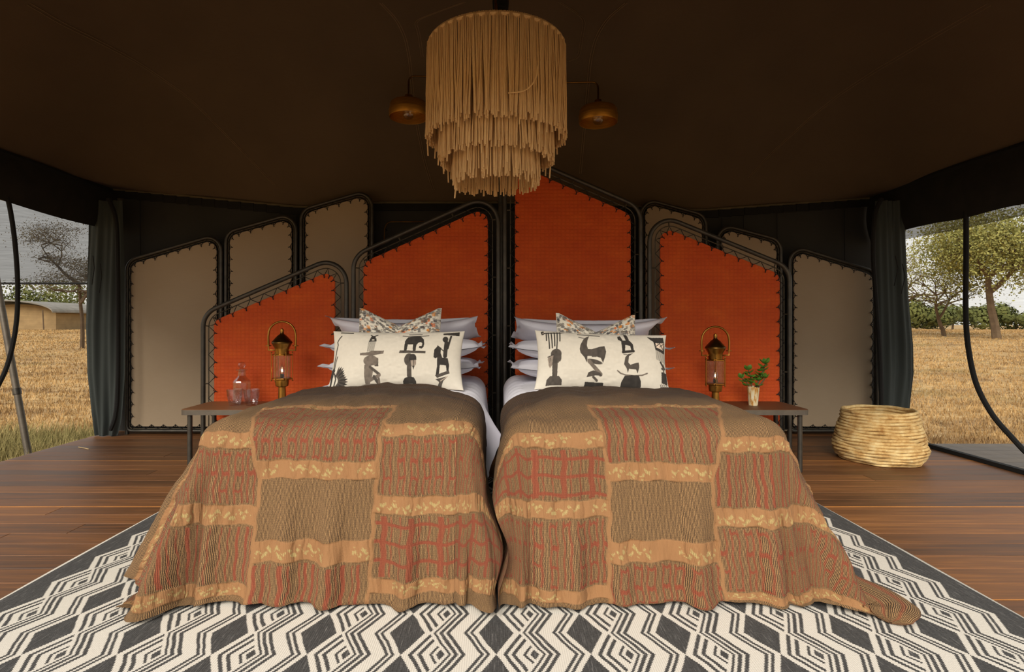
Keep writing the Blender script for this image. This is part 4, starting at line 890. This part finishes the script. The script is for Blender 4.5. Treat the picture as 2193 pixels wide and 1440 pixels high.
MB().tube([(ch.location.x+.361*math.cos(a), CHY+.361*math.sin(a), 2.590+.0006*math.sin(a*250)) for a in np.linspace(0, 2*math.pi, 500, endpoint=False)], .0115+.0012*np.sin(np.arange(500)*math.pi), 8, closed=True).obj('wound_rim', M['rope'], ch)
zc = float(ceil_z(0, CHY))
MB().tube([(ch.location.x, CHY, 2.64), (ch.location.x, CHY, zc-.02)], .009, 8).obj('stem', M['brass'], ch)
# black webbing knot / shackle on the stem
MB().lathe([(.012, 2.81), (.042, 2.825), (.046, 2.87), (.03, 2.91), (.012, 2.93)], (ch.location.x+.024, CHY+.03, 0), 16).obj('shackle', M['black'], ch)
MB().lathe([(.01, -.05), (.07, -.02), (.075, 0)], (ch.location.x, CHY, zc), 20).obj('ceiling_rose', M['darkbrass'], ch)
# stray cord curling across the front of the fringe
MB().tube(spl([P(*p, 2.655) for p in [(1152, 140), (1148, 165), (1138, 182), (1120, 195), (1088, 199)]], 24), .0036, 5).obj('loose_cord', M['rope'], ch)
# a dry straw on the deck
a = P(168, 960, 5.0); b = P(190, 963, 4.92)
tag(MB().tube([(a.x, a.y, .004), ((a.x+b.x)/2, (a.y+b.y)/2, .006), (b.x, b.y, .004)], .003, 6).obj('straw', M['drygrass']), 'short dry straw lying on the deck near left mesh wall', 'straw')
# ================================================================ outside
def gz(x, y):
    d = np.hypot(x, y); return -.42+.95*smooth01((d-9)/50)+.06*np.sin(x*.31+1)*np.sin(y*.23)*smooth01((d-7)/12)
gx = np.concatenate([np.linspace(-400, -60, 14), np.linspace(-56, 56, 90), np.linspace(60, 400, 14)]); gy = np.concatenate([np.linspace(-120, -8, 12), np.linspace(-6, 70, 80), np.linspace(76, 600, 20)])
X, Y = np.meshgrid(gx, gy); Z = gz(X, Y)
def groundm():
    n = N('dry_savanna_ground'); v = n.coord('Object'); f = n.noise(v, .35, 6, .6); g = n.noise(n.coord('Object', (1, 2.2, 1)), 3.2, 5, .7)
    c = n.ramp(g, [(.3, lin(138, 108, 66)), (.5, lin(190, 154, 100)), (.72, lin(222, 190, 136))])
    f3 = n.noise(n.coord('Object', (.35, 1.3, 1)), 1.1, 5, .65); c = n.mix(n.ramp(f3, [(.46, (0, 0, 0, 1)), (.66, (.8, .8, .8, 1))]), c, lin(132, 100, 62)); c = n.mix(n.ramp(f, [(.54, (0, 0, 0, 1)), (.72, (.5, .5, .5, 1))]), c, lin(134, 122, 74)); n.set(c, 1); n.bump(g, .8, .08); return n.m
M['groundm'] = groundm()
gr = link('ground', grid_mesh('ground', np.stack([X, Y, Z], -1), M['groundm']), kind='structure')
def grass(name, cnt, reg, mat, label, h0, seed):
    R = np.random.default_rng(seed); V = []; Fs = []; c = 0
    while c < cnt:
        x, y = reg(R); z = float(gz(x, y)); d = math.hypot(x, y)
        for b in range(4):
            a = R.uniform(0, 2*math.pi); h = h0*R.uniform(.5, 1.3); w_ = .005+.0008*d; lx, ly = R.normal(0, h*.35, 2); k = len(V); ox, oy = R.normal(0, .05+.004*d, 2)
            V += [(x+ox-w_*math.cos(a), y+oy-w_*math.sin(a), z-.03), (x+ox+w_*math.cos(a), y+oy+w_*math.sin(a), z-.03), (x+ox+lx, y+oy+ly, z+h)]; Fs.append((k, k+1, k+2))
        c += 1
    m_ = MB(); m_.add(V, Fs); o = m_.obj(name, mat, smooth=False); tag(o, label, 'grass', kind='stuff')
def regL(R):
    d = R.uniform(7, 60)**1.0; d = 6.2+54*R.random()**1.8; px = R.uniform(-120, 215); return (px-CX)*d/F, d
def regR(R):
    d = 6.4+54*R.random()**1.8; px = R.uniform(1920, 2330); return (px-CX)*d/F, d
grass('dry_grass', 7000, regL, M['groundm'], 'dry golden grass in the field beyond the left mesh wall', .075, 11)
grass('dry_grass', 7000, regR, M['groundm'], 'dry golden grass in the field beyond the right mesh wall', .075, 12)
grass('green_grass', 2600, lambda R: (R.uniform(-6.3, -4.05), R.uniform(4.6, 6.9)), M['greengrass'], 'green and straw grass tufts along the left edge of the deck', .30, 13)
def branch_tree(name, label, base, ht, spread, seed, leafmat, nleaf, lsize, bark, crown=(.45, 1.0), flat=.45, group='savanna trees', levels=4, twig=1.0, tr=.032):
    R = np.random.default_rng(seed); base = np.array((base[0], base[1], float(gz(base[0], base[1]))-.1)); t = thing(name, label, 'tree', tuple(base), group)
    q = MB(); tips = []
    def grow(p, d, L, r, lev):
        pts = [p]; dd = d.copy()
        for i in range(4): dd = dd+R.normal(0, .13, 3); dd /= np.linalg.norm(dd); pts.append(pts[-1]+dd*L/4)
        q.tube(pts, np.linspace(r, r*.6, 5), 6 if lev < 2 else 4, caps=False)
        if lev >= levels: tips.append(pts[-1]); tips.append(pts[2]); return
        for j in range(3 if lev else 4):
            az = R.uniform(0, 2*math.pi); nd = dd*.55+np.array((math.cos(az), math.sin(az), R.uniform(-.05, .45)))*np.array((spread, spread, .7)); nd /= np.linalg.norm(nd)
            grow(pts[R.integers(3, 5)], nd, L*R.uniform(.62, .85), r*.55, lev+1)
    grow(base, np.array((R.normal(0, .08), 0, 1.)), ht*.32, ht*tr, 0)
    V = np.concatenate(q.v); top_ = V[:, 2].max(); sc = ht/(top_-base[2]); q.v = [(v-base)*np.array((1, 1, sc))+base for v in q.v]; tips = [(p-base)*np.array((1, 1, sc))+base for p in tips]
    q.obj('trunk', bark, t, smooth=True)
    if nleaf:
        T = np.array(tips); T = T[T[:, 2] > base[2]+ht*crown[0]]; Vv = []; Fs = []
        for k in range(nleaf):
            c = T[R.integers(len(T))]+R.normal(0, 1, 3)*np.array((1, 1, flat))*ht*.055*twig; n1 = R.normal(0, 1, 3); n1 /= np.linalg.norm(n1); n2 = np.cross(n1, R.normal(0, 1, 3)); n2 /= np.linalg.norm(n2); s = lsize*R.uniform(.5, 1.3); i = len(Vv)
            Vv += [c-n1*s, c-n2*s*.6, c+n1*s, c+n2*s*.6]; Fs.append((i, i+1, i+2, i+3))
        m_ = MB(); m_.add(Vv, Fs); o = m_.obj('foliage', leafmat, t, smooth=False); o['kind'] = 'stuff'
    return t
def at(px, D): return ((px-CX)*D/F, D)
branch_tree('acacia_tree', 'large green acacia right of the dangling zip, nearest tree on the right', at(2135, 32), 7.2, 1.15, 3, M['leafG'], 30000, .075, M['bark'], flat=1.0, twig=1.9)
branch_tree('acacia_tree', 'small half-bare acacia left of the large green acacia', at(2022, 36), 4.6, .75, 8, M['leafG'], 900, .06, M['bark'])
branch_tree('acacia_tree', 'green acacia showing at the edge of the right gathered mesh', at(1905, 42), 6.6, .9, 6, M['leafG'], 2500, .07, M['bark'], tr=.018)
branch_tree('bare_tree', 'wide dark leafless thorn tree seen through the left shade net', at(176, 26), 5.6, 1.25, 21, M['leafB'], 16000, .030, M['twig'], levels=5, tr=.018)
for i, (px, D, h, lab) in enumerate([(1978, 60, 3.4, 'low green bush on the horizon beside the right gathered mesh'), (2040, 66, 2.8, 'low green bush on the horizon under the half-bare acacia'), (2122, 84, 3.2, 'low green bush on the horizon behind the large acacia'), (2175, 64, 2.8, 'low green bush on the horizon at the right picture edge'),
                                     (70, 75, 6.5, 'dark green bush behind the far tent, left one'), (156, 92, 8.0, 'dark green bush behind the far tent, right one')]):
    x, y = at(px, D); z = float(gz(x, y)); R = np.random.default_rng(40+i); t = thing('bush', lab, 'bush', (x, y, z-.1), 'far bushes'); Vv = []; Fs = []
    cl = [(R.normal(0, 1.6), R.normal(0, .8), R.uniform(.25, .75)*h, R.uniform(.25, .45)*h) for _ in range(9)]
    for k in range(2600):
        c = cl[R.integers(9)]; n1 = R.normal(0, 1, 3); n1 /= np.linalg.norm(n1); p = np.array((x+c[0], y+c[1], z+c[2]))+n1*c[3]*R.uniform(.7, 1.05)*np.array((1.5, 1, 1)); n2 = np.cross(n1, R.normal(0, 1, 3)); n2 /= np.linalg.norm(n2); s = .16*R.uniform(.6, 1.3); j = len(Vv)
        n3 = np.cross(n1, n2); Vv += [p-n2*s, p-n3*s, p+n2*s, p+n3*s]; Fs.append((j, j+1, j+2, j+3))
    MB().add(Vv, Fs).obj('foliage', M['leafD'], t, smooth=False)['kind'] = 'stuff'
    MB().tube([(x, y, z-.1), (x+.1, y, z+h*.5)], .12, 6).obj('stem', M['bark'], t)
# far tent
x, y = at(92, 58); z = float(gz(x, y)); t = thing('far_tent', 'distant tan safari tent with curved fly roof beyond the left field', 'tent', (x, y, z))
W2, D2_, h2 = 3.7, 3, 2.7
arc = [(x+W2*math.cos(a)*1.0, z+h2*.62+.9*math.sin(a)) for a in np.linspace(math.pi, 0, 15)]
MB().prism([(x-W2, z-.2)]+arc+[(x+W2, z-.2)], y-D2_, y+D2_).obj('tent_body', M['fartent'], t, smooth=False)
arc2 = [(x-1.0+(W2+1.6)*math.cos(a), z+h2*.62+.15+1.15*math.sin(a)) for a in np.linspace(math.pi*.97, .03, 17)]
MB().prism(arc2+[(a_, b_-.12) for a_, b_ in arc2[::-1]], y-D2_-1.2, y+D2_+1.2).obj('fly_roof', M['fartentroof'], t, smooth=False)
for dx in (-4.6, -2.9, 3.4): MB().tube([(x+dx, y-D2_-1.1, z-.1), (x+dx-.2, y-D2_-1.0, z+2.0)], .06, 6).obj('tent_post', M['bark'], t)
# outer fly overhang on both sides, net and strut on the left
def overhang(X0, X1, z0, z1, mat, label, y0=2.2, y1=6.9):
    Yv = np.linspace(y0, y1, 40); V = np.zeros((8, 40, 3))
    for i, s in enumerate(np.linspace(0, 1, 8)): V[i, :, 0] = X0+(X1-X0)*s; V[i, :, 1] = Yv; V[i, :, 2] = z0+(z1-z0)*s-.03*math.sin(s*math.pi)+.012*np.sin(Yv*2)*s
    o = link('fly_awning', grid_mesh('fly_awning', V, mat)); tag(o, label, 'awning'); return o
overhang(XR+.05, 4.62, 2.42, 2.06, M['sheergrey'], 'grey sheer outer fly edge above the right mesh wall')
overhang(XL-.05, -4.62, 2.50, 2.27, M['awning'], 'tan outer fly edge above the left mesh wall')
V = np.zeros((20, 40, 3)); xs = np.linspace(-6.9, -4.12, 40)
for i, s in enumerate(np.linspace(0, 1, 20)): V[i, :, 0] = xs; V[i, :, 1] = 6.25+.02*np.sin(xs*5); V[i, :, 2] = 1.555+s*1.15
t = thing('shade_net', 'dark sheer shade net hanging outside the left wall with a hem rod', 'net', (-5.5, 6.25, 1.55))
link('net_cloth', grid_mesh('net_cloth', V, M['shadenet']), t); MB().tube([(-6.9, 6.24, 1.555), (-4.12, 6.24, 1.555)], .012, 8).obj('hem_rod', M['black'], t)
a = P(72, 938, 5.35); b = P(-40, 420, 5.6)
t = thing('tent_strut', 'slanting grey steel strut outside the left mesh wall', 'strut', tuple(a)); a.z = -.42
d_ = b-a; MB().tube([a, b], .030, 12).obj('strut_tube', M['edge'], t); MB().tube([a+d_*.30, a+d_*.32], .036, 12).obj('strut_collar', M['steel'], t)
